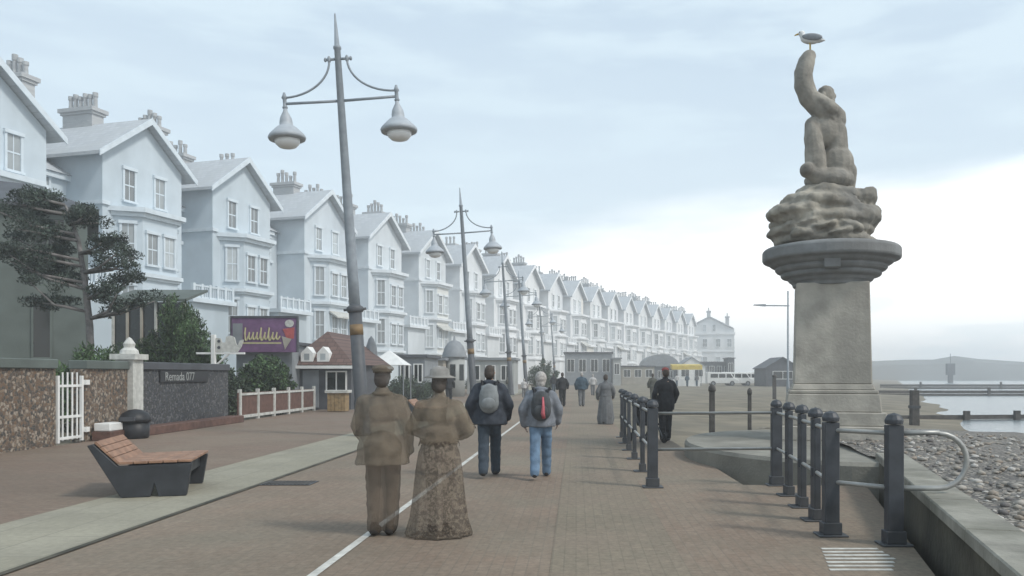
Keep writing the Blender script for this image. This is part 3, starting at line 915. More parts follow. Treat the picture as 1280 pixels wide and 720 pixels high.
# gull on top of the horn
gl = thing('gull', 'gull with white breast and grey wings perched on top of the statue', 'bird', (at(1011, STY), STY - 0.1, CAPZ + sz(66)), R(62))
g = MB()
g.ell((0, 0, 0.24), (0.10, 0.21, 0.095), Matrix.Rotation(0.25, 3, 'X').to_euler()); g.cap((0, 0.13, 0.28), (0, 0.17, 0.38), 0.07, 0.06); g.ell((0, 0.18, 0.41), (0.06, 0.075, 0.06)); g.cap((0, -0.16, 0.2), (0, -0.3, 0.17), 0.05, 0.02)
remesh(g, 'body', M['gullw'], gl, 0.014, 3)
for s in (-1, 1):
    g = MB(); g.ell((0.085 * s, -0.06, 0.26), (0.035, 0.22, 0.075), Matrix.Rotation(0.25, 3, 'X').to_euler()); g.build('wing', M['gullg'], gl, smooth=True)
    g = MB(); g.tube((0.04 * s, 0, -0.01), (0.04 * s, 0, 0.17), 0.01); g.ell((0.04 * s, 0.03, 0.0), (0.03, 0.05, 0.01)); g.build('leg', M['beak'], gl)
    g = MB(); g.ell((0.052 * s, 0.21, 0.425), (0.012,) * 3); g.build('eye', M['eye'], gl)
g = MB(); g.path([(0, 0.24, 0.41), (0, 0.31, 0.40), (0, 0.335, 0.385)], [0.025, 0.015, 0.005], 8); g.build('beak', M['beak'], gl)

# ------------------------------------------------------------------ stepped railing on the sea side
ra = thing('railing', 'dark posted railing with pale tube rails stepping around the statue to a curled end', 'railing', (0, 0, 0))
pts_run = [(1.2, 21.0), (1.17, 19.2), (1.15, 17.4), (1.14, 15.6), (1.13, 13.6), (1.12, 11.7), (2.98, 11.9), (2.90, 10.9), (2.81, 9.95), (2.71, 9.05), (2.61, 8.2), (3.08, 7.75)]
d0 = Vector((1, 0, 0))
for i, (x, y) in enumerate(pts_run):
    b = MB()
    if i < 5 or 6 < i < 10:
        hx, hy = 0.035, 0.085
    else:
        hx, hy = 0.075, 0.06
    b.box(-hx, hx, -hy, hy, 0.02, 1.16)
    b.lathe([(0.0001, 1.162), (0.085, 1.17), (0.09, 1.21), (0.06, 1.26), (0.001, 1.28)], 12)
    b.box(-0.15, 0.15, -0.12, 0.12, 0.001, 0.02); b.box(-hx - 0.02, hx + 0.02, -hy - 0.02, hy + 0.02, 0.02, 0.14)
    for zz in (0.55, 1.08): b.lathe([(0.055, zz - 0.05), (0.055, zz + 0.05)], 10)
    b.build('post', M['post'], ra, bevel=0.006, loc=(x, y, 0))
for zz in (0.55, 1.08):
    b = MB()
    run = [Vector((x, y, zz)) for x, y in pts_run]
    b.path(run, 0.023, 10)
    b.build('rail', M['rail'], ra, smooth=True)
b = MB()
loop = [(3.08, 7.75, 1.08), (3.5, 7.72, 1.09)] + [(3.5 + 0.27 * math.sin(a), 7.72, 0.815 + 0.265 * math.cos(a)) for a in [math.pi * k / 12 for k in range(13)]] + [(3.08, 7.75, 0.55)]
b.path(loop, 0.026, 10); b.build('curled_rail_end', M['rail'], ra, smooth=True)

# sea wall at the right with its pale capping
wt = thing('sea_wall', 'dark stained concrete sea wall with pale capping beside the shingle', 'wall', (0, 0, 0))
dirw = (WALL_B - WALL_A).normalized(); nr = Vector((-dirw.y, dirw.x))
if nr.x < 0: nr = -nr
ext = WALL_B + dirw * 6
b = MB()
A0, B0 = WALL_A, ext
b.prism([(A0.x, A0.y, -0.9), (B0.x, B0.y, -0.9), (B0.x + nr.x * 0.3, B0.y + nr.y * 0.3, -0.9), (A0.x + nr.x * 0.3, A0.y + nr.y * 0.3, -0.9)], (0, 0, 1.29))
b.build('wall_body', M['concdk'], wt, bevel=0.015)
k_ = 0
t0 = 0.0
tot = (B0 - A0).length
while t0 < tot - 0.2:
    t1 = min(t0 + 1.5, tot)
    p, q = A0 + dirw * (t0 + 0.006) - nr * 0.05, A0 + dirw * (t1 - 0.006) - nr * 0.05
    b = MB(); b.prism([(p.x, p.y, 0.392), (q.x, q.y, 0.392), (q.x + nr.x * 0.40, q.y + nr.y * 0.40, 0.392), (p.x + nr.x * 0.40, p.y + nr.y * 0.40, 0.392)], (0, 0, 0.11))
    b.build('capping_slab', M['capslab'], wt, bevel=0.012)
    t0 = t1

# beach posts and groynes
def beach_post(px, Y, h, r, label, ball=True):
    x = at(px, Y); z0 = beach_h(x, Y)
    t = thing('beach_post', label, 'post', (x, Y, z0 - 0.2), 0, 'dark timber posts standing on the beach')
    b = MB(); b.box(-r, r, -r, r, 0, h + 0.2, 0.92); b.build('shaft', M['timber'], t, bevel=0.012)
    if ball:
        b = MB(); b.lathe([(r * 1.25, h + 0.2), (r * 1.4, h + 0.24), (r * 1.3, h + 0.34), (r * 0.5, h + 0.42), (0.005, h + 0.43)], 10); b.build('cap', M['timber'], t, smooth=True)
    else:
        b = MB(); b.box(-r * 1.15, r * 1.15, -r * 1.15, r * 1.15, h * 0.62, h * 0.7); b.build('strap', M['post'], t)


beach_post(890, 25.0, 1.35, 0.085, 'dark thick timber post on the sand left of the column')
beach_post(937, 27.0, 1.25, 0.06, 'slim dark post with round cap on the sand just left of the column')
beach_post(1143, 33.0, 1.45, 0.16, 'stout grey timber post at the water edge right of the column', False)
beach_post(968, 58.0, 1.6, 0.12, 'distant dark post on the beach against the column edge', True)


def groyne(x0, x1, Y0, Y1, z, h, label, n):
    t = thing('groyne', label, 'groyne', (x0, Y0, z), math.atan2(Y1 - Y0, x1 - x0), 'timber groynes reaching into the sea')
    Ln = math.hypot(x1 - x0, Y1 - Y0)
    b = MB()
    for k in range(2): b.box(0, Ln, -0.08, 0.08, h * (0.1 + 0.45 * k), h * (0.5 + 0.45 * k))
    b.build('planking', M['timber'], t)
    for i in range(n):
        b = MB(); xx = Ln * (i + 0.5) / n; b.box(xx - 0.13, xx + 0.13, -0.26, -0.082, -1.0, h * 1.35); b.build('post', M['timber'], t)


groyne(31, 120, 82, 80, -0.7, 0.75, 'long low timber groyne across the pale water at right', 12)
groyne(46, 190, 121, 118, -0.7, 0.9, 'farther timber groyne low on the water under the hills', 12)
groyne(14.6, 30, 37.5, 39.5, -0.75, 0.5, 'short weedy groyne nearest the shingle at right', 6)

# ------------------------------------------------------------------ benches
def make_bench(label):
    t = thing('bench', label, 'bench', group='wood topped benches on the pale path')
    Ln = 1.35
    prof = [(-0.40, 0.70), (-0.33, 0.72), (-0.04, 0.42), (0.86, 0.44), (0.79, 0.0), (0.45, 0.0), (0.40, 0.18), (0.35, 0.0), (0.0, 0.0), (-0.06, 0.1)]
    for y0 in (0.0, Ln - 0.09):
        b = MB(); b.prism([(x, y0, z) for x, z in prof], (0, 0.09, 0)); b.build('end_panel', M['benchend'], t, bevel=0.008)
    b = MB(); b.box(0.02, 0.76, 0.092, Ln - 0.092, 0.27, 0.405); b.build('frame', M['benchend'], t)
    for i in range(4):
        u = (i + 0.0) / 4
        x0, z0 = -0.325 + 0.28 * u, 0.735 - 0.29 * u
        x1, z1 = -0.325 + 0.28 * (u + 0.235), 0.735 - 0.29 * (u + 0.235)
        b = MB(); b.prism([(x0, 0.02, z0), (x1, 0.02, z1), (x1 + 0.03, 0.02, z1 + 0.022), (x0 + 0.03, 0.02, z0 + 0.022)], (0, Ln - 0.04, 0))
        b.build('back_slat', M['benchwood'], t, bevel=0.004)
    for i in range(5):
        x0 = -0.03 + 0.18 * i
        b = MB(); b.box(x0, x0 + 0.168, 0.0, Ln, 0.443 + 0.003 * i, 0.478 + 0.003 * i); b.build('seat_slat', M['benchwood'], t, bevel=0.005)
    return t


bn = make_bench('chunky slatted wood bench with dark ends, nearest bench at left')
bn.location = (at(151, 10.6), 10.6, 0.012); bn.rotation_euler = (0, 0, R(16))
dup(bn, (at(521, 28.0), 28.0, 0.012), 0, 'small far dark bench seen end on beyond the long skirted woman')

# ------------------------------------------------------------------ left boundary: flint wall, pier, gate, sign
WX = -12.0
fw = thing('flint_wall', 'brown flint boundary wall with a dark coping at the left', 'wall', (WX, 0, 0))
b = MB(); b.box(-0.35, 0, 10.0, 18.45, 0, 1.78); b.box(-0.35, 0, 19.55, 21.4, 0, 1.78); b.build('wall_face', M['flint'], fw)
b = MB(); b.box(-0.42, 0.07, 10.0, 18.45, 1.78, 2.0); b.box(-0.42, 0.07, 19.55, 21.4, 1.78, 2.0); b.build('coping', M['housegreen'], fw, bevel=0.02)
fd = thing('flint_wall', 'blue black flint wall between the white pier and the ship sign', 'wall', (WX, 0, 0))
b = MB(); b.box(-0.35, 0, 21.95, 27.6, 0, 1.78); b.build('wall_face', M['flintdk'], fd)
b = MB(); b.box(-0.42, 0.07, 21.95, 27.6, 1.78, 2.0); b.build('coping', M['dkgrey'], fd, bevel=0.02)
b = MB(); b.box(-11.93, -11.45, 19.7, 27.6, 0.006, 0.24)
tag(b.build('ledge', M['brown'], bevel=0.015), 'low brown ledge along the foot of the flint wall', 'ledge')
b = MB(); b.box(-11.91, -11.5, 19.75, 20.5, 0.242, 0.44)
tag(b.build('block', M['white'], bevel=0.02), 'white painted block on the ledge left of the litter bin', 'block')
pr = thing('gate_pier', 'white pebbledashed gate pier with a pointed finial in the flint wall', 'pier', (-12.1, 21.67, 0))
b = MB(); b.box(-0.25, 0.25, -0.25, 0.25, 0.0, 2.05); b.build('shaft', M['offwhite'], pr, bevel=0.01)
b = MB(); b.box(-0.34, 0.34, -0.34, 0.34, 2.05, 2.2); b.lathe([(0.24, 2.2), (0.22, 2.3), (0.13, 2.38), (0.15, 2.48), (0.06, 2.62), (0.005, 2.66)], 14); b.build('cap', M['offwhite'], pr, smooth=False)
gt = thing('gate', 'narrow white barred metal gate set in the brown flint wall', 'gate', (-12.02, 18.5, 0))
b = MB()
for y in (0.05, 0.95): b.box(-0.03, 0.03, y - 0.035, y + 0.035, 0.05, 1.62)
for zz in (0.12, 0.62, 1.35): b.box(-0.025, 0.025, 0.09, 0.91, zz, zz + 0.06)
b.build('gate_frame', M['white'], gt)
for i in range(4):
    y = 0.23 + i * 0.18
    b = MB(); b.tube((0, y, 0.1), (0, y, 1.7), 0.02, n=8); b.build('bar', M['white'], gt)
for zz in (0.25, 1.4):
    b = MB(); b.box(0.0, 0.1, 0.98, 1.12, zz, zz + 0.12); b.build('hinge', M['white'], gt)
# name board
nb = thing('name_board', 'long black board with pale lettering along the dark flint wall', 'sign', (WX + 0.003, 23.0, 1.42))
b = MB(); b.box(0, 0.05, 0, 3.0, 0, 0.34); b.build('board', M['black'], nb)


def text(s, size, m, parent, loc, rot, name='lettering', ext=0.004):
    c = bpy.data.curves.new(name, 'FONT'); c.body = s; c.size = size; c.extrude = ext
    o = link(name, c, parent, loc); o.rotation_euler = rot
    bpy.context.view_layer.update()
    me = bpy.data.meshes.new_from_object(o.evaluated_get(bpy.context.evaluated_depsgraph_get()))
    me.materials.append(m)
    q = link(name, me, parent, loc); q.rotation_euler = rot
    bpy.data.objects.remove(o)
    return q


text('Remada 077', 0.36, M['palegrey'], nb, (0.055, 0.25, 0.05), (R(90), 0, R(90)))

bi = thing('litter_bin', 'squat black litter bin with domed lid in front of the white pier', 'bin', (at(169, 20.6), 20.6, 0.008))
b = MB(); b.lathe([(0.30, 0), (0.33, 0.05), (0.34, 0.42)], 20); b.build('body', M['black'], bi, smooth=True)
b = MB(); b.lathe([(0.37, 0.422), (0.38, 0.5), (0.31, 0.64), (0.15, 0.73), (0.01, 0.75)], 20); b.build('lid', M['black'], bi, smooth=True)
b = MB(); b.box(-0.18, 0.18, -0.385, -0.3, 0.46, 0.56); b.build('slot', M['dkgrey'], bi)

# ship-shaped sign on a bracket post
sg = thing('ship_sign', 'white ship shaped hanging sign on a white bracket post', 'sign', (at(267, 28.2), 28.2, 0))
b = MB(); b.box(-0.07, 0.07, -0.07, 0.07, 0, 3.05); b.build('post', M['white'], sg, bevel=0.01)
b = MB(); b.box(-0.6, 1.1, -0.04, 0.04, 2.36, 2.43); b.tube((0.06, 0, 1.95), (0.55, 0, 2.38), 0.035); b.build('bracket', M['white'], sg)
hull = [(0.09, 2.44), (0.85, 2.44), (0.98, 2.62), (1.06, 2.88), (0.93, 2.84), (0.86, 2.66), (0.80, 2.72), (0.74, 2.95), (0.60, 3.02), (0.45, 2.98), (0.42, 2.78), (0.30, 2.78), (0.26, 2.92), (0.09, 2.94)]
b = MB(); b.prism([(x, -0.03, z) for x, z in hull], (0, 0.06, 0)); b.build('ship_board', M['offwhite'], sg)
for x, zz in ((0.2, 2.82), (0.2, 2.6)):
    b = MB(); b.prism([(x + 0.055 * math.cos(a), -0.04, zz + 0.055 * math.sin(a)) for a in [6.283 * k / 12 for k in range(12)]], (0, 0.008, 0)); b.build('roundel', M['dkgrey'], sg)

# ------------------------------------------------------------------ trees and shrubs
def leaves(b, c, r, n, size, rng, aspect=2.0, updir=0.0):
    for _ in range(n):
        while True:
            p = Vector((rng.uniform(-1, 1), rng.uniform(-1, 1), rng.uniform(-1, 1)))
            if p.length < 1: break
        pos = Vector(c) + Vector((p.x * r[0], p.y * r[1], p.z * r[2]))
        d = Vector((rng.gauss(0, 1), rng.gauss(0, 1), rng.gauss(0, 1) + updir)) + p * 0.8
        d.normalize()
        s = d.orthogonal().normalized()
        s = (Matrix.Rotation(rng.random() * 6.28, 3, d) @ s)
        l_ = size * rng.uniform(0.6, 1.3)
        b.quad([pos - d * l_ * 0.5, pos + s * l_ / aspect * 0.5, pos + d * l_ * 0.5, pos - s * l_ / aspect * 0.5])


def cedar():
    rng = random.Random(21)
    Y = 24.5
    t = thing('conifer_tree', 'wind swept dark conifer with flat tiers of branches behind the flint wall', 'tree', (at(112, Y), Y, -0.05))
    tr = MB()
    tr.path([(0, 0, 0), (0.05, 0, 1.6), (0.0, 0, 3.2), (-0.15, 0, 4.6), (-0.4, 0.1, 5.8), (-0.8, 0.1, 6.9)], [0.17, 0.12, 0.105, 0.085, 0.065, 0.03], 10)
    cl = []
    for (x, z, ln, dx, dz) in ((0, 3.4, 1.5, 1, 0.45), (0, 3.6, 1.7, -1, 0.4), (-0.1, 4.0, 1.4, 1, 0.5), (-0.1, 4.3, 1.7, -1, 0.5), (-0.2, 4.8, 1.35, 1, 0.35), (-0.2, 5.0, 1.9, -1, 0.35),
                              (-0.3, 5.4, 1.0, 1, 0.3), (-0.4, 5.8, 1.6, -1, 0.3), (-0.6, 6.3, 0.7, 1, 0.3), (-0.7, 6.6, 1.4, -1, 0.25), (-0.5, 6.0, 2.1, -1, 0.3), (-0.3, 5.2, 2.4, -1, 0.35), (-0.1, 4.5, 2.2, -1, 0.3), (-0.8, 6.9, 0.8, -1, 0.4)):
        for yy in (-0.55, 0.15, 0.7):
            e = Vector((x + dx * ln * rng.uniform(0.75, 1.08), yy * ln * 0.8, z + dz * ln * rng.uniform(0.25, 1.35)))
            mid = Vector((x + dx * ln * 0.5, yy * ln * 0.4, z + dz * ln * 0.3))
            tr.path([(x, 0, z), mid, e], [0.055, 0.04, 0.015], 6)
            for f in (0.35, 0.62, 0.85, 1.0):
                q = Vector((x, 0, z)).lerp(e, f)
                cl.append((q + Vector((rng.uniform(-.1, .1), rng.uniform(-.1, .1), 0.08)), f))
    tr.build('trunk', M['bark'], t, smooth=True)
    lf = MB()
    for q, f in cl:
        if f < 0.5 and rng.random() < 0.6: continue
        leaves(lf, q + Vector((rng.uniform(-.18, .18), 0, rng.uniform(-.08, .16))), (rng.uniform(0.22, 0.42), 0.36, rng.uniform(0.12, 0.26)), 170, 0.12, rng, 3.2, 0.6)
    lf.build('crown', M['leafdk'], t)


cedar()


def shrub(name, label, px, Y, h, wd, m, seed, spiky=True, dens=1.0, dep=None):
    rng = random.Random(seed)
    x = at(px, Y)
    t = thing(name, label, 'shrub', (x, Y, -0.02))
    st_ = MB(); lf = MB()
    ns = int(34 * dens)
    for i in range(ns):
        a = rng.random() * 6.283; q = math.sqrt(rng.random())
        bx, by = math.cos(a) * q * wd / 2, math.sin(a) * q * (dep or wd) / 2
        hh = h * (1 - 0.55 * q * q) * rng.uniform(0.8, 1.03)
        base = Vector((bx * 0.25, by * 0.25, 0)); tip = Vector((bx * 1.0, by, hh))
        st_.path([base, base.lerp(tip, 0.5) + Vector((0, 0, 0.1 * h)), tip], [0.03, 0.02, 0.006], 5)
        for f in (0.2, 0.38, 0.55, 0.7, 0.82, 0.93):
            c = base.lerp(tip, f)
            r = wd * 0.15 * (1.15 - 0.7 * f)
            leaves(lf, c, (r, r, r * (1.3 if spiky else 1.0)), int(52 * dens), 0.17 if spiky else 0.12, rng, 3.6 if spiky else 1.7, 1.0 if spiky else 0.2)
    st_.build('stems', M['bark'], t)
    lf.build('foliage', m, t)


shrub('evergreen_shrub', 'large feathery green evergreen behind the dark flint wall', 225, 29.0, 4.9, 3.0, M['leafgr'], 5, True, 1.7)
shrub('hedge', 'low dark hedge along the top of the brown flint wall', 125, 23.4, 2.65, 3.6, M['leafgr'], 8, True, 1.2, 1.3)
shrub('round_shrub', 'rounded green shrub below the purple sign behind brown fence boards', 330, 33.5, 2.75, 2.6, M['leafgr'], 9, False, 1.5)
shrub('round_shrub', 'small leafy shrub behind the ship sign post', 288, 31.5, 2.2, 1.6, M['leafbg'], 10, False, 0.8)
shrub('dark_bush', 'dark round bush in the distance above the grey haired walker', 680, 76.0, 3.1, 3.6, M['leafbg'], 12, False, 1.0)
shrub('dark_bush', 'low dark bush in the distance behind the navy jacketed walker', 610, 70.0, 2.0, 4.5, M['leafbg'], 13, False, 1.0)
shrub('dark_bush', 'low dark shrub in the distance left of the domed kiosk', 515, 52.0, 1.7, 3.6, M['leafbg'], 14, False, 0.9)

# ------------------------------------------------------------------ grey-green house behind the wall
gh = thing('green_house', 'grey green rendered house with a dark window behind the conifer', 'house', (-18.95, 31, 0), R(31))
b = MB(); b.box(-9, 0, 0, 7, -0.1, 7.9); b.build('wall', M['housegreen'], gh)
b = MB(); b.prism([(0.4, -0.4, 7.9), (-9.4, -0.4, 7.9), (-9.4, 7.4, 7.9), (0.4, 7.4, 7.9)], (0, 0, 0.12))
hip = [(0.35, -0.35, 8.02), (0.35, 7.35, 8.02), (-9.35, 7.35, 8.02), (-9.35, -0.35, 8.02), (-2.2, 3.5, 9.5), (-6.5, 3.5, 9.5)]
v = [b.bm.verts.new(p) for p in hip]
for f in ((0, 1, 4), (1, 2, 5, 4), (2, 3, 5), (3, 0, 4, 5), (3, 2, 1, 0)): b.bm.faces.new([v[i] for i in f])
b.build('roof', M['dkgrey'], gh)


def simple_window(root, x0, x1, z0, z1, y=-0.003, bars=1, fm='white', pm='dkpane'):
    f = MB(); t = 0.07
    f.box(x0 - t, x0, y - 0.06, y + 0.01, z0 - t, z1 + t); f.box(x1, x1 + t, y - 0.06, y + 0.01, z0 - t, z1 + t)
    f.box(x0, x1, y - 0.06, y + 0.01, z0 - t, z0); f.box(x0, x1, y - 0.06, y + 0.01, z1, z1 + t)
    for i in range(bars):
        x = x0 + (x1 - x0) * (i + 1) / (bars + 1); f.box(x - 0.03, x + 0.03, y - 0.045, y + 0.01, z0, z1)
    o = f.build('window', M[fm], root)
    p = MB(); p.box(x0, x1, y - 0.02, y + 0.01, z0, z1); p.build('pane', M[pm], o)
    return o


simple_window(gh, -1.8, -0.75, 5.85, 7.55, fm='housegreen', bars=1)
simple_window(gh, -1.72, -1.2, 2.3, 4.55, fm='housegreen', bars=0)
simple_window(gh, -4.6, -3.2, 5.85, 7.55, fm='housegreen', bars=1)
vr = thing('verandah', 'glazed lean to with thin pale posts between conifer and evergreen', 'verandah', (-17.95, 30.9, 0))
b = MB(); b.box(0, 2.9, 0, 1.6, -0.1, 2.5); b.build('wall', M['housegreen'], vr)
b = MB(); b.prism([(-0.05, -0.15, 4.45), (-0.05, 1.7, 5.0), (-0.05, 1.7, 5.1), (-0.05, -0.15, 4.56)], (3.0, 0, 0)); b.build('roof', M['housegreen'], vr)
for i in range(6):
    b = MB(); x = 0.06 + i * 0.55; b.box(x - 0.04, x + 0.04, -0.02, 0.06, 2.5, 4.5); b.build('post', M['beige' if i in (1, 2) else 'offwhite'], vr)
b = MB(); b.box(0.05, 2.85, 0.07, 0.10, 2.5, 4.45); b.build('pane', M['dkpane'], vr)

# ------------------------------------------------------------------ shops and kiosks
sh = thing('shop', 'low grey shop carrying the purple sign on its front', 'shop', (-14.7, 36.5, 0))
b = MB(); b.box(-0.8, 1.75, 0, 5, -0.1, 3.0); b.build('wall', M['grey'], sh)
b = MB(); b.box(-0.95, 1.9, -0.3, 5.1, 3.0, 3.14); b.build('roof', M['dkgrey'], sh)
simple_window(sh, -0.4, 1.3, 0.9, 2.1, bars=2)
bbd = thing('shop_sign', 'purple signboard with pale yellow lettering and a red cone figure', 'sign', (-15.55, 36.1, 2.65))
W_, H_ = 2.95, 1.55
b = MB(); b.box(0, W_, 0, 0.14, 0, H_); b.build('board', M['purple'], bbd, bevel=0.01)
b = MB(); b.box(-0.04, W_ + 0.04, -0.03, 0.15, H_, H_ + 0.09); b.box(-0.05, 0, -0.03, 0.15, 0, H_); b.box(W_, W_ + 0.05, -0.03, 0.15, 0, H_); b.build('sign_frame', M['dkgrey'], bbd)
b = MB()
rng = random.Random(4)
pts = []
for i in range(100):
    u = i / 99.0
    amp = (0.30 if int(u * 9) in (0, 4, 6) else 0.17)
    pts.append((0.56 + 1.6 * u + 0.05 * math.sin(u * 2 * math.pi * 9 + 0.8), -0.008, 0.74 + (amp - 0.17) * 0.6 + amp * math.sin(u * 2 * math.pi * 9)))
b.path(pts, 0.034, 6)
b.box(0.5, 2.25, -0.012, -0.001, 0.38, 0.45)
b.build('lettering', M['yellow'], bbd)
b = MB(); b.box(0.06, 0.5, -0.012, -0.001, 0.35, 1.3); b.build('side_panel', M['grey'], bbd)
b = MB(); b.prism([(2.32, -0.02, 1.05), (2.85, -0.02, 1.12), (2.82, -0.02, 0.62), (2.5, -0.02, 0.62)], (0, 0.019, 0)); b.build('red_figure', M['red'], bbd)
b = MB(); b.prism([(2.28, -0.022, 0.72), (2.72, -0.022, 0.6), (2.42, -0.022, 0.12)], (0, 0.02, 0)); b.build('cone', M['beige'], bbd)
b = MB(); b.prism([(2.62 + 0.2 * math.cos(a), -0.024, 1.3 + 0.17 * math.sin(a)) for a in [6.283 * k / 16 for k in range(16)]], (0, 0.02, 0)); b.build('pale_disc', M['offwhite'], bbd)

kk = thing('kiosk', 'brown roofed kiosk with white dormers and a grey door near the first lamp', 'kiosk', (-13.3, 37.5, 0))
b = MB(); b.box(0, 2.75, 0, 7, -0.1, 2.1); b.build('wall', M['dkgrey'], kk)
b = MB()
hip = [(-0.25, -0.35, 2.1), (3.0, -0.35, 2.1), (3.0, 7.3, 2.1), (-0.25, 7.3, 2.1), (1.15, 1.6, 3.75), (1.15, 5.5, 3.75)]
v = [b.bm.verts.new(p) for p in hip]
for f in ((0, 1, 4), (1, 2, 5, 4), (2, 3, 5), (3, 0, 4, 5), (3, 2, 1, 0)): b.bm.faces.new([v[i] for i in f])
b.build('roof', M['brownroof'], kk)
for x in (0.75, 1.5):
    b = MB(); b.prism([(x - 0.28, -0.2, 2.25), (x + 0.28, -0.2, 2.25), (x + 0.28, -0.2, 2.65), (x, -0.2, 2.95), (x - 0.28, -0.2, 2.65)], (0, 1.3, 0)); d_ = b.build('dormer', M['white'], kk)
    b = MB(); b.box(x - 0.12, x + 0.12, -0.215, -0.19, 2.33, 2.62); b.build('dormer_pane', M['pane'], d_)
b = MB(); b.box(-0.2, 3.0, -0.55, -0.36, 1.92, 2.06); b.build('fascia', M['white'], kk)
b = MB(); b.box(0.5, 1.25, -0.05, -0.003, 0.1, 1.85); b.build('door', M['grey'], kk)
simple_window(kk, 1.65, 2.5, 0.9, 1.75)
cr = thing('planter', 'ochre timber planter with a pale rim outside the kiosk', 'planter', (at(423, 35.5), 35.5, 0.006))
b = MB()
for i in range(5): b.box(-0.4 + i * 0.16, -0.25 + i * 0.16, -0.3, 0.3, 0.02, 0.82)
b.build('boards', M['crate'], cr, bevel=0.006)
b = MB(); b.box(-0.5, 0.5, -0.36, 0.36, 0.82, 0.95); b.build('rim', M['offwhite'], cr, bevel=0.01)
fe = thing('board_fence', 'low fence of red brown boards between white posts', 'fence', (WX + 0.1, 28.2, 0))
b = MB(); b.box(-0.05, 0.0, 0, 8.2, 0.12, 1.0); b.build('boards', M['brown'], fe)
for i in range(6):
    b = MB(); y = 0.1 + i * 1.6; b.box(-0.06, 0.06, y - 0.06, y + 0.06, 0, 1.12); b.build('post', M['offwhite'], fe, bevel=0.008)
b = MB(); b.box(0.005, 0.04, 0.2, 8.1, 0.1, 0.2); b.box(0.005, 0.04, 0.2, 8.1, 0.9, 0.98); b.build('rail', M['offwhite'], fe)

ps = thing('parasol', 'folded white parasol right of the nearest lamp post', 'parasol', (at(464, 44), 44, 0.006))
b = MB(); b.tube((0, 0, 0), (0, 0, 3.75), 0.03); b.lathe([(0.3, 0), (0.3, 0.08), (0.05, 0.1)], 14); b.build('pole', M['grey'], ps)
b = MB(); b.lathe([(0.22, 2.2), (0.30, 2.45), (0.26, 3.1), (0.12, 3.6), (0.03, 3.72)], 16, rad=lambda t, z: 1 + 0.18 * math.cos(8 * t)); b.build('canopy', M['grey'], ps, smooth=True)
tn = thing('canopy_tent', 'white pyramid topped canopy just right of the folded parasol', 'tent', (at(487, 48), 48, 0.006))
b = MB()
v = [b.bm.verts.new(p) for p in ((-1.1, -1.1, 2.2), (1.1, -1.1, 2.2), (1.1, 1.1, 2.2), (-1.1, 1.1, 2.2), (0, 0, 3.1))]
for f in ((0, 1, 4), (1, 2, 4), (2, 3, 4), (3, 0, 4), (3, 2, 1, 0)): b.bm.faces.new([v[i] for i in f])
b.build('canopy', M['white'], tn)
for x in (-1.05, 1.05):
    for y in (-1.05, 1.05):
        b = MB(); b.tube((x, y, 0), (x, y, 2.22), 0.035); b.build('leg', M['grey'], tn)


def hut(name, label, px0, px1, Y, ytop, dep, wm, rm, wins=2, flat=True, z0=-0.1, ov=0.2):
    x0, x1 = at(px0, Y), at(px1, Y); zt = zat(ytop, Y)
    t = thing(name, label, 'building', (x0, Y, 0))
    wd = x1 - x0
    b = MB()
    if flat:
        b.box(0, wd, 0, dep, z0, zt - 0.2); b.build('wall', M[wm], t)
        b = MB(); b.box(-ov, wd + ov, -ov, dep + ov, zt - 0.198, zt); b.build('roof', M[rm], t)
    else:
        ze = z0 + (zt - z0) * 0.66
        b.prism([(0, 0, z0), (wd, 0, z0), (wd, 0, ze), (wd / 2, 0, zt - 0.15), (0, 0, ze)], (0, dep, 0)); b.build('wall', M[wm], t)
        b = MB()
        for s in (-1, 1): b.prism([(wd / 2, -ov, zt), (wd / 2 + s * (wd / 2 + ov), -ov, ze - 0.1), (wd / 2 + s * (wd / 2 + ov), -ov, ze - 0.25), (wd / 2, -ov, zt - 0.16)], (0, dep + 2 * ov, 0))
        b.build('roof', M[rm], t)
    zt2 = zt if flat else z0 + (zt - z0) * 0.66
    for i in range(wins):
        c = wd * (i + 0.5) / wins; q = wd / wins * 0.28
        simple_window(t, c - q, c + q, z0 + (zt2 - z0) * 0.42, z0 + (zt2 - z0) * 0.78, bars=1, pm='dkpane')
    return t


hut('kiosk', 'flat roofed slate grey kiosk right of the white canopy', 498, 531, 52, 443, 5, 'grey', 'dkgrey', 2)
hut('shed', 'olive grey shed just left of the domed kiosk', 533, 554, 58, 447, 5, 'beige', 'grey', 1)
hut('shelter', 'long pale grey shelter behind the second lamp post', 584, 642, 66, 447, 5, 'palegrey', 'grey', 3)
hut('pavilion', 'flat roofed grey seafront pavilion left of centre in the distance', 706, 765, 122, 440, 9, 'grey', 'dkgrey', 4)
hut('annexe', 'lower grey annexe at the right end of the distant pavilion', 766, 776, 121, 447, 7, 'palegrey', 'grey', 1)
hut('boundary_building', 'long low brown grey seafront building right of the pavilion', 777, 818, 132, 457, 6, 'beige', 'dkgrey', 3)
hut('beach_house', 'small white gabled house beside the round roofed hall', 848, 882, 150, 446, 8, 'white', 'grey', 2, False)
hut('dark_hall', 'long dark flat roofed hall at the right end of the seafront', 876, 913, 165, 452, 9, 'dkgrey', 'dkgrey', 4)
hut('dark_tower', 'short dark square tower at the right end of the dark hall', 909, 918, 163.5, 447, 4, 'dkgrey', 'dkgrey', 1)
hut('gabled_hut', 'grey gabled beach hut left of the statue column', 957, 1000, 110, 446, 7, 'dkgrey', 'dkgrey', 1, False)
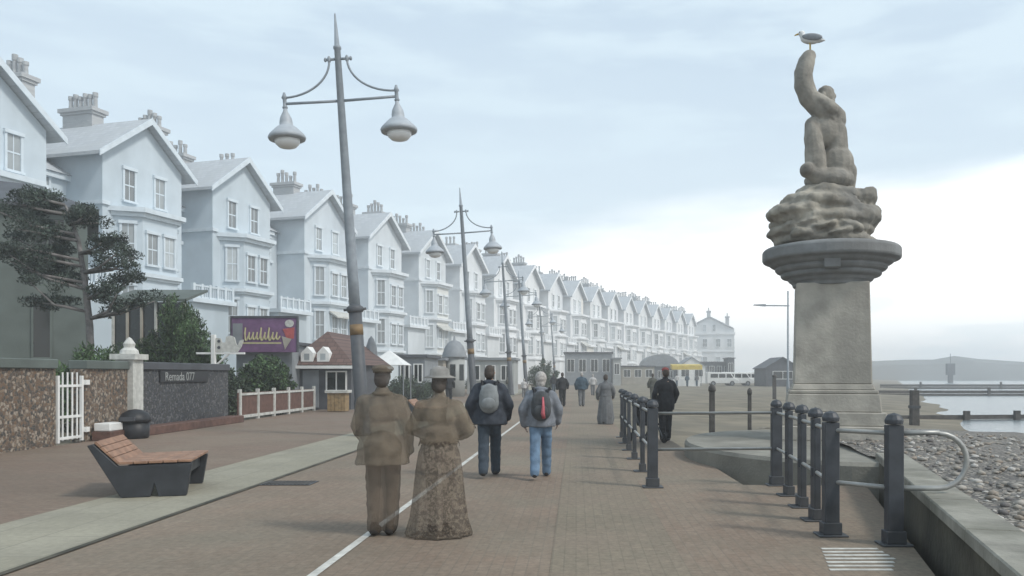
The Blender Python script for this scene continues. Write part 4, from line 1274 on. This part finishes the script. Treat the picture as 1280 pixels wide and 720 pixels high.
# domed kiosk
dk = thing('domed_kiosk', 'round pale kiosk with a grey ribbed dome beside the second lamp', 'kiosk', (at(568, 60), 60, 0))
b = MB(); b.lathe([(0.78, -0.1), (0.78, 2.9)], 24); b.build('wall', M['palegrey'], dk, smooth=True)
b = MB(); b.lathe([(0.92, 2.9), (0.92, 3.0), (0.84, 3.3), (0.68, 3.75), (0.42, 4.08), (0.1, 4.22), (0.06, 4.5), (0.01, 4.55)], 24, rad=lambda t, z: 1 + 0.02 * math.cos(12 * t)); b.build('dome', M['grey'], dk, smooth=True)
for a in (-0.9, 0.0, 0.9):
    b = MB(); b.box(-0.2, 0.2, -0.80, -0.74, 1.2, 2.4); o = b.build('window', M['dkpane'], dk); o.rotation_euler = (0, 0, a)
# round roofed hall
rh = thing('round_roofed_hall', 'distant hall with a curved grey blue roof on the seafront', 'building', (at(826, 152), 152, 0))
b = MB(); b.box(-3.1, 3.1, 0, 8, -0.3, 3.2); b.build('wall', M['dkgrey'], rh)
b = MB(); b.prism([(3.5 * math.cos(a), -0.3, 3.2 + 2.3 * math.sin(a)) for a in [math.pi * k / 14 for k in range(15)]], (0, 8.6, 0)); b.build('roof', M['grey'], rh)
for x in (-1.8, 0, 1.8): simple_window(rh, x - 0.5, x + 0.5, 1.0, 2.3)
# yellow canopied stall
ys_ = thing('stall', 'stall under a long yellow canopy on the distant sand', 'stall', (at(840, 112), 112, -0.03))
b = MB(); b.prism([(0, 0, 2.35), (0, 0, 2.95), (0, 2.2, 3.15), (0, 2.2, 2.55)], (at(878, 112) - at(840, 112), 0, 0)); b.build('canopy', M['canopy'], ys_)
b = MB(); b.box(0.1, 4.0, 0.5, 1.2, 0, 1.0); b.build('counter', M['white'], ys_)
for x in (0.1, 2.1, 4.1):
    b = MB(); b.tube((x, 0.1, 0), (x, 0.1, 2.4), 0.05); b.build('leg', M['grey'], ys_)

# parked vans on the far front
def make_van(label):
    t = thing('parked_van', label, 'van', group='pale vans parked along the far seafront')
    prof = [(0, 0.35), (4.6, 0.35), (4.65, 0.9), (4.0, 1.15), (3.5, 1.95), (0.05, 2.05), (0, 1.9)]
    b = MB(); b.prism([(x, 0, z) for x, z in prof], (0, 1.8, 0)); b.build('body', M['white'], t, bevel=0.06)
    b = MB(); b.box(0.5, 1.6, -0.01, 0.02, 1.2, 1.75); b.box(1.75, 2.7, -0.01, 0.02, 1.2, 1.75); b.prism([(2.85, -0.01, 1.2), (3.85, -0.01, 1.2), (3.45, -0.01, 1.75), (2.85, -0.01, 1.75)], (0, 0.03, 0)); b.build('side_windows', M['dkpane'], t)
    for x in (0.9, 3.7):
        for y in (-0.02, 1.62):
            b = MB(); b.path([(x, y, 0.36), (x, y + 0.2, 0.36)], 0.36, 16); w_ = b.build('wheel', M['black'], t)
            b = MB(); b.path([(x, y - 0.012, 0.36), (x, y + 0.1, 0.36)], 0.19, 12); b.build('rim', M['grey'], w_)
    return t


van_px = [(884, 'first pale van parked right of the yellow stall'), (904, 'pale van parked under the dark hall, second from the yellow stall'), (925, 'pale van parked below the dark tower'), (945, 'pale van parked left of the grey gabled hut')]
vn = None
for i, (px, lab) in enumerate(van_px):
    Y = 118.0 + i * 1.5
    if vn is None: vn = make_van(lab); vn.location = (at(px, Y), Y, -0.03)
    else: dup(vn, (at(px, Y), Y, -0.03), None, lab)

# modern single-arm lamp left of the column
ml = thing('beach_lamp', 'slim single armed lamp post immediately left of the statue column', 'street lamp', (at(985, 60), 60, -0.1))
b = MB(); b.lathe([(0.13, 0), (0.12, 1.2), (0.085, 1.3), (0.06, 8.0), (0.005, 8.02)], 12); b.build('pole', M['lamp'], ml, smooth=True)
b = MB(); b.tube((0.1, 0, 6.9), (-1.9, 0, 6.92), 0.05); b.build('arm', M['lamp'], ml)
b = MB(); b.prism([(-2.6, -0.14, 6.93), (-1.7, -0.14, 6.85), (-1.7, -0.14, 7.02), (-2.55, -0.14, 6.99)], (0, 0.28, 0)); b.build('lamp_head', M['lamp'], ml)
# beacon far out
bc_ = thing('beacon', 'small dark square beacon standing far out under the hills', 'beacon', (at(1188, 210), 210, -0.9))
b = MB(); b.box(-0.5, 0.5, -0.5, 0.5, 0, 2.4); b.build('tower', M['dkgrey'], bc_)
b = MB(); b.box(-0.95, 0.95, -0.7, 0.7, 2.4, 5.4); b.build('cabin', M['dkgrey'], bc_)
b = MB(); b.tube((0, 0, 5.4), (0, 0, 8.0), 0.07); b.build('mast', M['dkgrey'], bc_)

# ------------------------------------------------------------------ people
def ghost(name, col, a, **kw): return mat(name, col, kw.get('rough', 0.9), kw.get('var', 0.2), kw.get('scale', 8), 0.2, 60, alpha=a)


GA = 0.54


def patterned(name, c1, c2, scale, alpha=1.0):
    m = bpy.data.materials.new(name); m.use_nodes = True
    n, l = m.node_tree.nodes, m.node_tree.links
    b = n['Principled BSDF']; b.inputs['Roughness'].default_value = 0.9; b.inputs['Alpha'].default_value = alpha
    c = n.new('ShaderNodeTexCoord')
    x = n.new('ShaderNodeTexNoise'); x.inputs['Scale'].default_value = scale; x.inputs['Detail'].default_value = 2.5; x.inputs['Distortion'].default_value = 1.6
    l.new(c.outputs['Object'], x.inputs['Vector'])
    r = n.new('ShaderNodeValToRGB')
    r.color_ramp.elements[0].position = 0.46; r.color_ramp.elements[0].color = c1 + (1,)
    r.color_ramp.elements[1].position = 0.56; r.color_ramp.elements[1].color = c2 + (1,)
    l.new(x.outputs[0], r.inputs[0]); l.new(r.outputs[0], b.inputs['Base Color'])
    return m


CL = {
    'g_coat': ghost('old_tweed_coat', (0.19, 0.155, 0.115), GA), 'g_trous': ghost('old_brown_trousers', (0.12, 0.092, 0.068), 0.54), 'g_skin': ghost('old_sepia_skin', (0.22, 0.175, 0.13), 0.2),
    'g_hair': ghost('old_sepia_hair', (0.09, 0.075, 0.065), 0.7), 'g_shoe': ghost('old_dark_shoes', (0.025, 0.022, 0.02), 0.8), 'g_blouse': ghost('old_brown_blouse', (0.20, 0.16, 0.115), GA),
    'g_skirt': patterned('old_patterned_skirt', (0.085, 0.064, 0.047), (0.23, 0.185, 0.138), 17, 0.53), 'g_hat': ghost('old_pale_hat', (0.34, 0.33, 0.31), 0.75),
    'navy': mat('navy_jacket', (0.035, 0.042, 0.055), 0.85, 0.2, 7, 0.3, 60), 'navytr': mat('navy_trousers', (0.045, 0.06, 0.078), 0.9, 0.15, 7, 0.3, 60), 'shoe': mat('dark_shoe', (0.03, 0.028, 0.028), 0.6),
    'fleece': mat('grey_fleece', (0.185, 0.20, 0.225), 0.95, 0.12, 9, 0.4, 80), 'jeans': mat('faded_jeans', (0.14, 0.215, 0.31), 0.9, 0.18, 8, 0.3, 90), 'pack': mat('backpack_charcoal', (0.06, 0.065, 0.07), 0.8, 0.2, 8),
    'packgrey': mat('backpack_grey', (0.20, 0.215, 0.22), 0.8, 0.15, 8), 'pink': mat('pink_strip', (0.42, 0.10, 0.12), 0.7), 'black': mat('black_cloth', (0.02, 0.021, 0.024), 0.9, 0.2, 8), 'blue': mat('petrol_blue_jacket', (0.045, 0.075, 0.10), 0.85, 0.15, 8),
    'olive': mat('olive_cloth', (0.075, 0.075, 0.06), 0.9, 0.15, 8), 'slate': mat('slate_cloth', (0.13, 0.135, 0.14), 0.9, 0.15, 8), 'palecloth': mat('pale_cloth', (0.42, 0.41, 0.40), 0.9, 0.1, 8), 'redcap': mat('red_cap', (0.25, 0.06, 0.055), 0.8),
    'rim': mat('grey_sole', (0.2, 0.19, 0.18), 0.8),
}


def folds(o, amp, cross=False):
    me = o.data
    nn = [v.normal.copy() for v in me.vertices]
    for v, q in zip(me.vertices, nn):
        c = v.co
        d = mnoise.noise(Vector((c.x * 13, c.y * 13, c.z * 3.0 + o.name.__len__())))
        e = mnoise.noise(Vector((c.x * 5 + c.z * 4, c.y * 6, c.z * 15))) if cross else mnoise.noise(Vector((c.x * 6 - c.z * 5, c.y * 6, c.z * 11)))
        v.co += q * (d * amp * 0.7 + e * amp * 0.6)
    return o


def person(label, x, y, H=1.75, rz=0.0, coat='navy', legs='navytr', shoes='shoe', skin='skin', hair='hairbr', hairlong=0.0, hat=None, hem=0.86, flare=0.0, bulk=0.0,
           step=0.14, arms=None, skirt=None, collar=True, detail=0.016, lean=0.0):
    """one walker facing +Y. body is one continuous mesh; hair and clothes are its children"""
    k = H / 1.75
    C = lambda n: CL.get(n) or M[n]
    V = lambda a, b_, c: Vector((a, b_ + lean * max(0, c - 0.9), c)) * k
    root = thing('person', label, 'person', (x, y, 0.004), rz)
    if arms is None:
        arms = [((-0.29, -0.06, 1.14), (-0.27, 0.05, 0.90)), ((0.29, 0.04, 1.14), (0.27, 0.16, 0.93))]
    legp = []
    for s in (-1, 1):
        f = step * s
        legp.append([V(0.09 * s, 0, 0.92), V(0.085 * s, f * 0.5 + 0.04, 0.49), V(0.075 * s, f * 1.1, 0.09 if f >= 0 else 0.09 - f * 0.16), f])
    b = MB()
    b.ell(V(0, 0, 0.97), Vector((0.165, 0.115, 0.13)) * k); b.ell(V(0, 0, 1.12), Vector((0.135, 0.10, 0.16)) * k); b.ell(V(0, 0, 1.32), Vector((0.165, 0.115, 0.17)) * k)
    b.cap(V(-0.15, 0, 1.39), V(0.15, 0, 1.39), 0.058 * k); b.cap(V(0, 0.0, 1.44), V(0, 0.02, 1.56), 0.056 * k, 0.05 * k)
    b.ell(V(0, 0.02, 1.645), Vector((0.075, 0.095, 0.112)) * k); b.ell(V(0, 0.055, 1.58), Vector((0.048, 0.055, 0.045)) * k)
    b.cap(V(0, 0.108, 1.655), V(0, 0.125, 1.63), 0.009 * k, 0.014 * k)
    b.ell(V(0, 0.108, 1.592), Vector((0.024, 0.012, 0.009)) * k)
    for s in (-1, 1): b.ell(V(0.077 * s, 0.01, 1.64), Vector((0.012, 0.02, 0.03)) * k)
    for p, q, r, f in legp:
        b.cap(p, q, 0.085 * k, 0.06 * k); b.cap(q, r, 0.058 * k, 0.04 * k); b.cap(r - Vector((0, 0.03, 0.04)) * k, r + Vector((0, 0.14, -0.045)) * k, 0.042 * k, 0.035 * k)
    for (e, w_), s in zip(arms, (-1, 1)):
        S = V(0.172 * s, 0, 1.385); E, W = V(*e), V(*w_)
        b.cap(S, E, 0.052 * k, 0.042 * k); b.cap(E, W, 0.042 * k, 0.03 * k)
        d = (W - E).normalized()
        pm = W + d * 0.05 * k
        b.ell(pm, Vector((0.022, 0.04, 0.05)) * k, d.to_track_quat('Z', 'Y').to_euler())
        side = Vector((0, 1, 0)) - d * d.y
        side = side.normalized() if side.length > 0.2 else Vector((1, 0, 0))
        curl = Vector((-s, 0, 0))
        for i in range(4):
            a0 = pm + d * 0.035 * k + side * (0.027 - 0.018 * i) * k
            ln_ = (0.042, 0.05, 0.046, 0.036)[i] * k
            a1 = a0 + d * ln_ + curl * 0.012 * k; a2 = a1 + (d * 0.6 + curl * 0.5).normalized() * ln_ * 0.7
            b.cap(a0, a1, 0.010 * k, 0.009 * k); b.cap(a1, a2, 0.009 * k, 0.0078 * k)
        th = pm - d * 0.01 * k + side * 0.03 * k
        b.cap(th, th + (side * 0.7 + d * 0.7) * 0.05 * k, 0.012 * k, 0.009 * k)
    body = remesh(b, 'body', C(skin), root, min(detail, 0.011) if detail < 0.02 else detail, 2)
    for s in (-1, 1):
        if detail < 0.02:
            b = MB(); b.ell(V(0.03 * s, 0.102, 1.662), Vector((0.011, 0.008, 0.008)) * k, seg=8, ring=6); b.build('eye', M['eye'], body, smooth=True)
    # coat
    b = MB()
    u = 0.035 + bulk
    b.ell(V(0, 0, 1.28), Vector((0.165 + u, 0.12 + u, 0.18)) * k); b.ell(V(0, 0, 1.12), Vector((0.15 + u, 0.115 + u, 0.18)) * k)
    b.cap(V(-0.15, 0, 1.375), V(0, 0, 1.43), (0.066 + u * 0.4) * k, (0.075 + u * 0.3) * k); b.cap(V(0.15, 0, 1.375), V(0, 0, 1.43), (0.066 + u * 0.4) * k, (0.075 + u * 0.3) * k)
    if collar: b.cap(V(0, 0, 1.44), V(0, 0.005, 1.50), (0.085) * k, 0.07 * k)
    prof = [(0.15 + u * 0.9, 1.16), (0.168 + u * 0.9, 1.05), (0.185 + u + flare * 0.4, 0.95), (0.19 + u + flare, hem)]
    b.lathe([(r * k, z * k) for r, z in prof], 20, (0, 0), 1.0, 0.74)
    for (e, w_), s in zip(arms, (-1, 1)):
        S = V(0.172 * s, 0, 1.375); E, W = V(*e), V(*w_)
        b.cap(S, E, (0.064 + u * 0.6) * k, (0.055 + u * 0.45) * k); b.cap(E, W, (0.054 + u * 0.45) * k, (0.044 + u * 0.3) * k)
    folds(remesh(b, 'coat' if hem < 0.8 else 'jacket', C(coat), body, detail, 7 if detail < 0.02 else 3, 0.008, 7), 0.016)
    if detail < 0.02 and hat is None and skirt is None:
        b = MB()
        b.path([V(0.10 * math.cos(a), -0.02 + 0.09 * math.sin(a), 1.475 - 0.03 * math.sin(a)) for a in [math.pi + math.pi * i / 10 for i in range(11)]], 0.032 * k, 8)
        b.ell(V(0, -0.115, 1.40), Vector((0.10, 0.045, 0.085)) * k)
        remesh(b, 'hood', C(coat), body, 0.014, 2, 0.008, 12)
    if hat == 'cap':
        b = MB(); b.path([V(0.085 * math.cos(a), 0.085 * math.sin(a), 1.475) for a in [2 * math.pi * i / 16 for i in range(17)]], 0.022 * k, 8); b.build('collar', C(coat), body, smooth=True)
    if skirt is None:
        b = MB()
        b.ell(V(0, 0, 0.96), Vector((0.18, 0.13, 0.13)) * k)
        for p, q, r, f in legp:
            b.cap(p, q, 0.108 * k, 0.088 * k); b.cap(q, r + Vector((0, 0, -0.01)), 0.088 * k, 0.08 * k)
        folds(remesh(b, 'trousers', C(legs), body, detail, 3, 0.004, 8), 0.014, True)
    else:
        rt, hemr = skirt
        prof = [(0.14, 1.10), (0.17, 1.02), (0.22, 0.9), (0.25, 0.7), (0.27, 0.45), (0.30, 0.2), (hemr, 0.03), (hemr * 0.98, 0.0), (0.02, 0.02)]
        b = MB(); b.lathe([(r * k, z * k) for r, z in prof], 72, (0, 0), 1.0, 0.82, rad=lambda t, z: 1 + (0.045 * math.cos(9 * t + 1) + 0.03 * math.cos(17 * t)) * max(0, 1 - z / (1.05 * k)))
        b.build('skirt', C(rt), body, smooth=True)
    for p, q, r, f in legp:
        b = MB()
        b.cap(r + Vector((0, -0.035, -0.042)) * k, r + Vector((0, 0.15, -0.052)) * k, 0.048 * k, 0.04 * k); b.cap(r, r + Vector((0, 0, -0.03)) * k, 0.05 * k)
        remesh(b, 'shoe', C(shoes), body, detail, 2)
    b = MB()
    b.ell(V(0, 0.002, 1.668), Vector((0.084, 0.100, 0.104)) * k * (1 + hairlong))
    b.ell(V(0, -0.03, 1.62 - hairlong * 0.1), Vector((0.082, 0.075, 0.09 + hairlong * 0.12)) * k)
    h = remesh(b, 'hair', C(hair), body, detail, 2, 0.004, 20)
    if hat == 'cap':
        b = MB(); b.ell(V(0, 0.02, 1.735), Vector((0.115, 0.125, 0.045)) * k); b.lathe([(0.095 * k, 1.69 * k), (0.1 * k, 1.73 * k)], 20); b.ell(V(0, 0.13, 1.70), Vector((0.07, 0.06, 0.012)) * k); b.build('flat_cap', C('g_coat'), body, smooth=True)
    elif hat == 'wide':
        b = MB(); b.lathe([(0.10 * k, 1.70 * k), (0.17 * k, 1.695 * k), (0.175 * k, 1.705 * k), (0.105 * k, 1.73 * k), (0.10 * k, 1.79 * k), (0.06 * k, 1.82 * k), (0.005, 1.825 * k)], 28, (0, 0.02)); b.ell(V(0.05, 0.09, 1.74), Vector((0.05, 0.05, 0.035)) * k); b.build('hat', C('g_hat'), body, smooth=True)
    elif hat == 'red':
        b = MB(); b.ell(V(0, 0.02, 1.71), Vector((0.09, 0.105, 0.065)) * k); b.build('cap', C('redcap'), body, smooth=True)
    return root


def backpack(label, x, y, z, m, strip=None, w_=0.16, h=0.23, sway=0):
    t = thing('backpack', label, 'backpack', (x, y, z))
    b = MB(); b.ell((0, 0, 0), (w_, 0.09, h)); b.ell((0, 0.01, -0.08), (w_ * 1.02, 0.10, h * 0.75)); b.box(-w_ * 0.8, w_ * 0.8, 0.02, 0.085, -h * 0.85, h * 0.85)
    o = remesh(b, 'bag', m, t, 0.015, 2)
    b = MB(); b.ell((0, -0.085, -0.09), (w_ * 0.72, 0.045, h * 0.42)); b.build('pocket', m, t, smooth=True)
    for s in (-1, 1):
        b = MB(); b.path([(s * w_ * 0.6, 0.03, h * 0.75), (s * w_ * 0.8, 0.12, h * 1.15), (s * w_ * 0.85, 0.25, h * 1.0)], 0.02, 6); b.build('strap', CL['black'], t)
    if strip:
        b = MB(); b.path([(0.035, -0.100, 0.13), (0.04, -0.125, -0.02), (0.035, -0.142, -0.12), (0.05, -0.12, -0.2)], [0.014, 0.022, 0.032, 0.026], 8); b.build('pink_strip', CL['pink'], t, smooth=True)
    return t


relaxed = None
# the old-time couple, seen through like a faded print
person('man in a long tweed coat and flat cap beside the long skirted woman', at(478, 8.2), 8.2, 1.72, 0.0, 'g_coat', 'g_trous', 'g_shoe', 'g_skin', 'g_hair', 0, 'cap', 0.74, 0.045, 0.02, 0.02,
       arms=[((-0.25, 0.0, 1.14), (-0.2, 0.12, 0.95)), ((0.255, -0.02, 1.13), (0.25, 0.06, 0.88))], detail=0.013)
person('woman seen from behind in a wide hat and long patterned skirt', at(549, 8.2), 8.2, 1.66, 0.0, 'g_blouse', 'g_trous', 'g_shoe', 'g_skin', 'g_hair', 0, 'wide', 1.02, -0.04, 0.02, 0.02,
       arms=[((-0.29, 0.02, 1.16), (-0.17, 0.2, 1.06)), ((0.31, 0.02, 1.14), (0.18, 0.2, 1.06))], skirt=('g_skirt', 0.345), detail=0.013)
person('walker in a dark navy jacket and navy trousers carrying a grey backpack', at(612, 12.9), 12.9, 1.78, 0.03, 'navy', 'navytr', 'shoe', 'skin', 'hairbr', 0, None, 0.82, 0.02, 0.045, 0.24)
backpack('grey backpack on the back of the navy jacketed walker', at(613, 12.9), 12.68, 1.28, CL['packgrey'])
person('grey haired walker in a grey fleece and faded blue jeans', at(676, 12.7), 12.7, 1.66, -0.03, 'fleece', 'jeans', 'shoe', 'skinp', 'hairgrey', 0.2, None, 0.86, 0.0, 0.03, 0.28)
backpack('charcoal backpack with a pink strip on the grey haired walker', at(677, 12.7), 12.49, 1.17, CL['pack'], True)
D = 0.03
person('distant walker dressed in black near the far bench', at(561, 44), 44, 1.72, 0, 'black', 'black', detail=D)
person('distant walker in black left of the petrol blue jacketed one', at(703, 41), 41, 1.74, 0, 'black', 'black', hair='hairbr', detail=D)
person('distant walker in a petrol blue jacket and grey trousers', at(727, 41), 41, 1.76, 0, 'blue', 'slate', hair='hairgrey', bulk=0.04, detail=D)
person('woman in a long dark grey dress walking by the far railing', at(757, 26.5), 26.5, 1.64, 0, 'slate', 'slate', hair='hairbr', hem=1.0, skirt=('slate', 0.26), detail=0.022)
person('figure in black with a red cap standing on the landing beyond the railing', at(832, 19.8), 19.8, 1.80, 0.2, 'black', 'black', hair='hairbr', hat='red', hem=0.75, bulk=0.0, step=0.05, detail=0.018)
person('olive dressed figure on the sand behind the pushchair', at(816, 48), 48, 1.70, 0, 'olive', 'olive', detail=D)
person('small pale dressed child between the two modern walkers', at(655, 56), 56, 1.35, 0, 'palecloth', 'slate', hair='hairgrey', detail=D)
person('far pale figure on the sand, leftmost under the yellow canopy', at(846, 108), 108, 1.7, 0, 'palecloth', 'blue', detail=0.05)
person('far blue figure on the sand, middle one under the yellow canopy', at(859, 107), 107, 1.7, 0, 'blue', 'blue', detail=0.05)
person('far slate dressed figure on the sand, rightmost under the yellow canopy', at(871, 109), 109, 1.7, 0, 'slate', 'blue', detail=0.05)


person('far walker in olive on the promenade, left of the third lamp', at(637, 66), 66, 1.7, 0.4, 'olive', 'navytr', detail=0.04)
person('far walker in black beside the dark round bush', at(692, 70), 70, 1.72, 0, 'black', 'navytr', detail=0.04)
person('far pair member in pale top, left of the long grey dress', at(741, 62), 62, 1.68, 0, 'palecloth', 'slate', hair='hairgrey', detail=0.04)

# pushchair by the railing
pc = thing('pushchair', 'dark folding pushchair standing by the railing beside the red capped figure', 'pushchair', (1.72, 19.4, 0.003), R(25))
b = MB()
for s in (-0.24, 0.24):
    b.path([(s, -0.35, 0.12), (s, 0.05, 0.55), (s, 0.28, 0.98), (s, 0.42, 1.05)], 0.02, 8); b.path([(s, 0.38, 0.12), (s, 0.05, 0.55)], 0.02, 8)
b.tube((-0.24, 0.42, 1.05), (0.24, 0.42, 1.05), 0.022); b.tube((-0.24, 0.38, 0.12), (0.24, 0.38, 0.12), 0.016)
b.build('frame', M['post'], pc)
b = MB(); b.prism([(-0.21, -0.25, 0.42), (-0.21, 0.12, 0.40), (-0.21, 0.26, 0.86), (-0.21, 0.20, 0.88), (-0.21, 0.06, 0.47), (-0.21, -0.25, 0.48)], (0.42, 0, 0)); b.build('seat', CL['black'], pc, bevel=0.01)
b = MB(); b.prism([(-0.23, 0.3 * math.cos(a) - 0.02, 0.72 + 0.33 * math.sin(a)) for a in [0.25 + 2.1 * i / 9 for i in range(10)]] + [(-0.23, 0.24, 0.78)], (0.46, 0, 0)); b.build('hood', CL['black'], pc, bevel=0.01)
for y in (-0.35, 0.38):
    for s in (-0.27, 0.27):
        b = MB(); b.path([(s - 0.02, y, 0.12), (s + 0.02, y, 0.12)], 0.12, 16); b.build('wheel', M['black'], pc)

# ------------------------------------------------------------------ haze over the whole seafront
hz = MB(); hz.box(-905, 905, -65, 955, -3.3, 30)
ho = struct(hz.build('haze', None), 'stuff')
hm = bpy.data.materials.new('haze_air'); hm.use_nodes = True
hn, hl_ = hm.node_tree.nodes, hm.node_tree.links
hn.remove(hn['Principled BSDF'])
pv = hn.new('ShaderNodeVolumePrincipled')
pv.inputs['Color'].default_value = (0.97, 0.985, 1.0, 1)
pv.inputs['Density'].default_value = HAZE
pv.inputs['Anisotropy'].default_value = 0.4
hl_.new(pv.outputs[0], hn['Material Output'].inputs['Volume'])
ho.data.materials.append(hm)
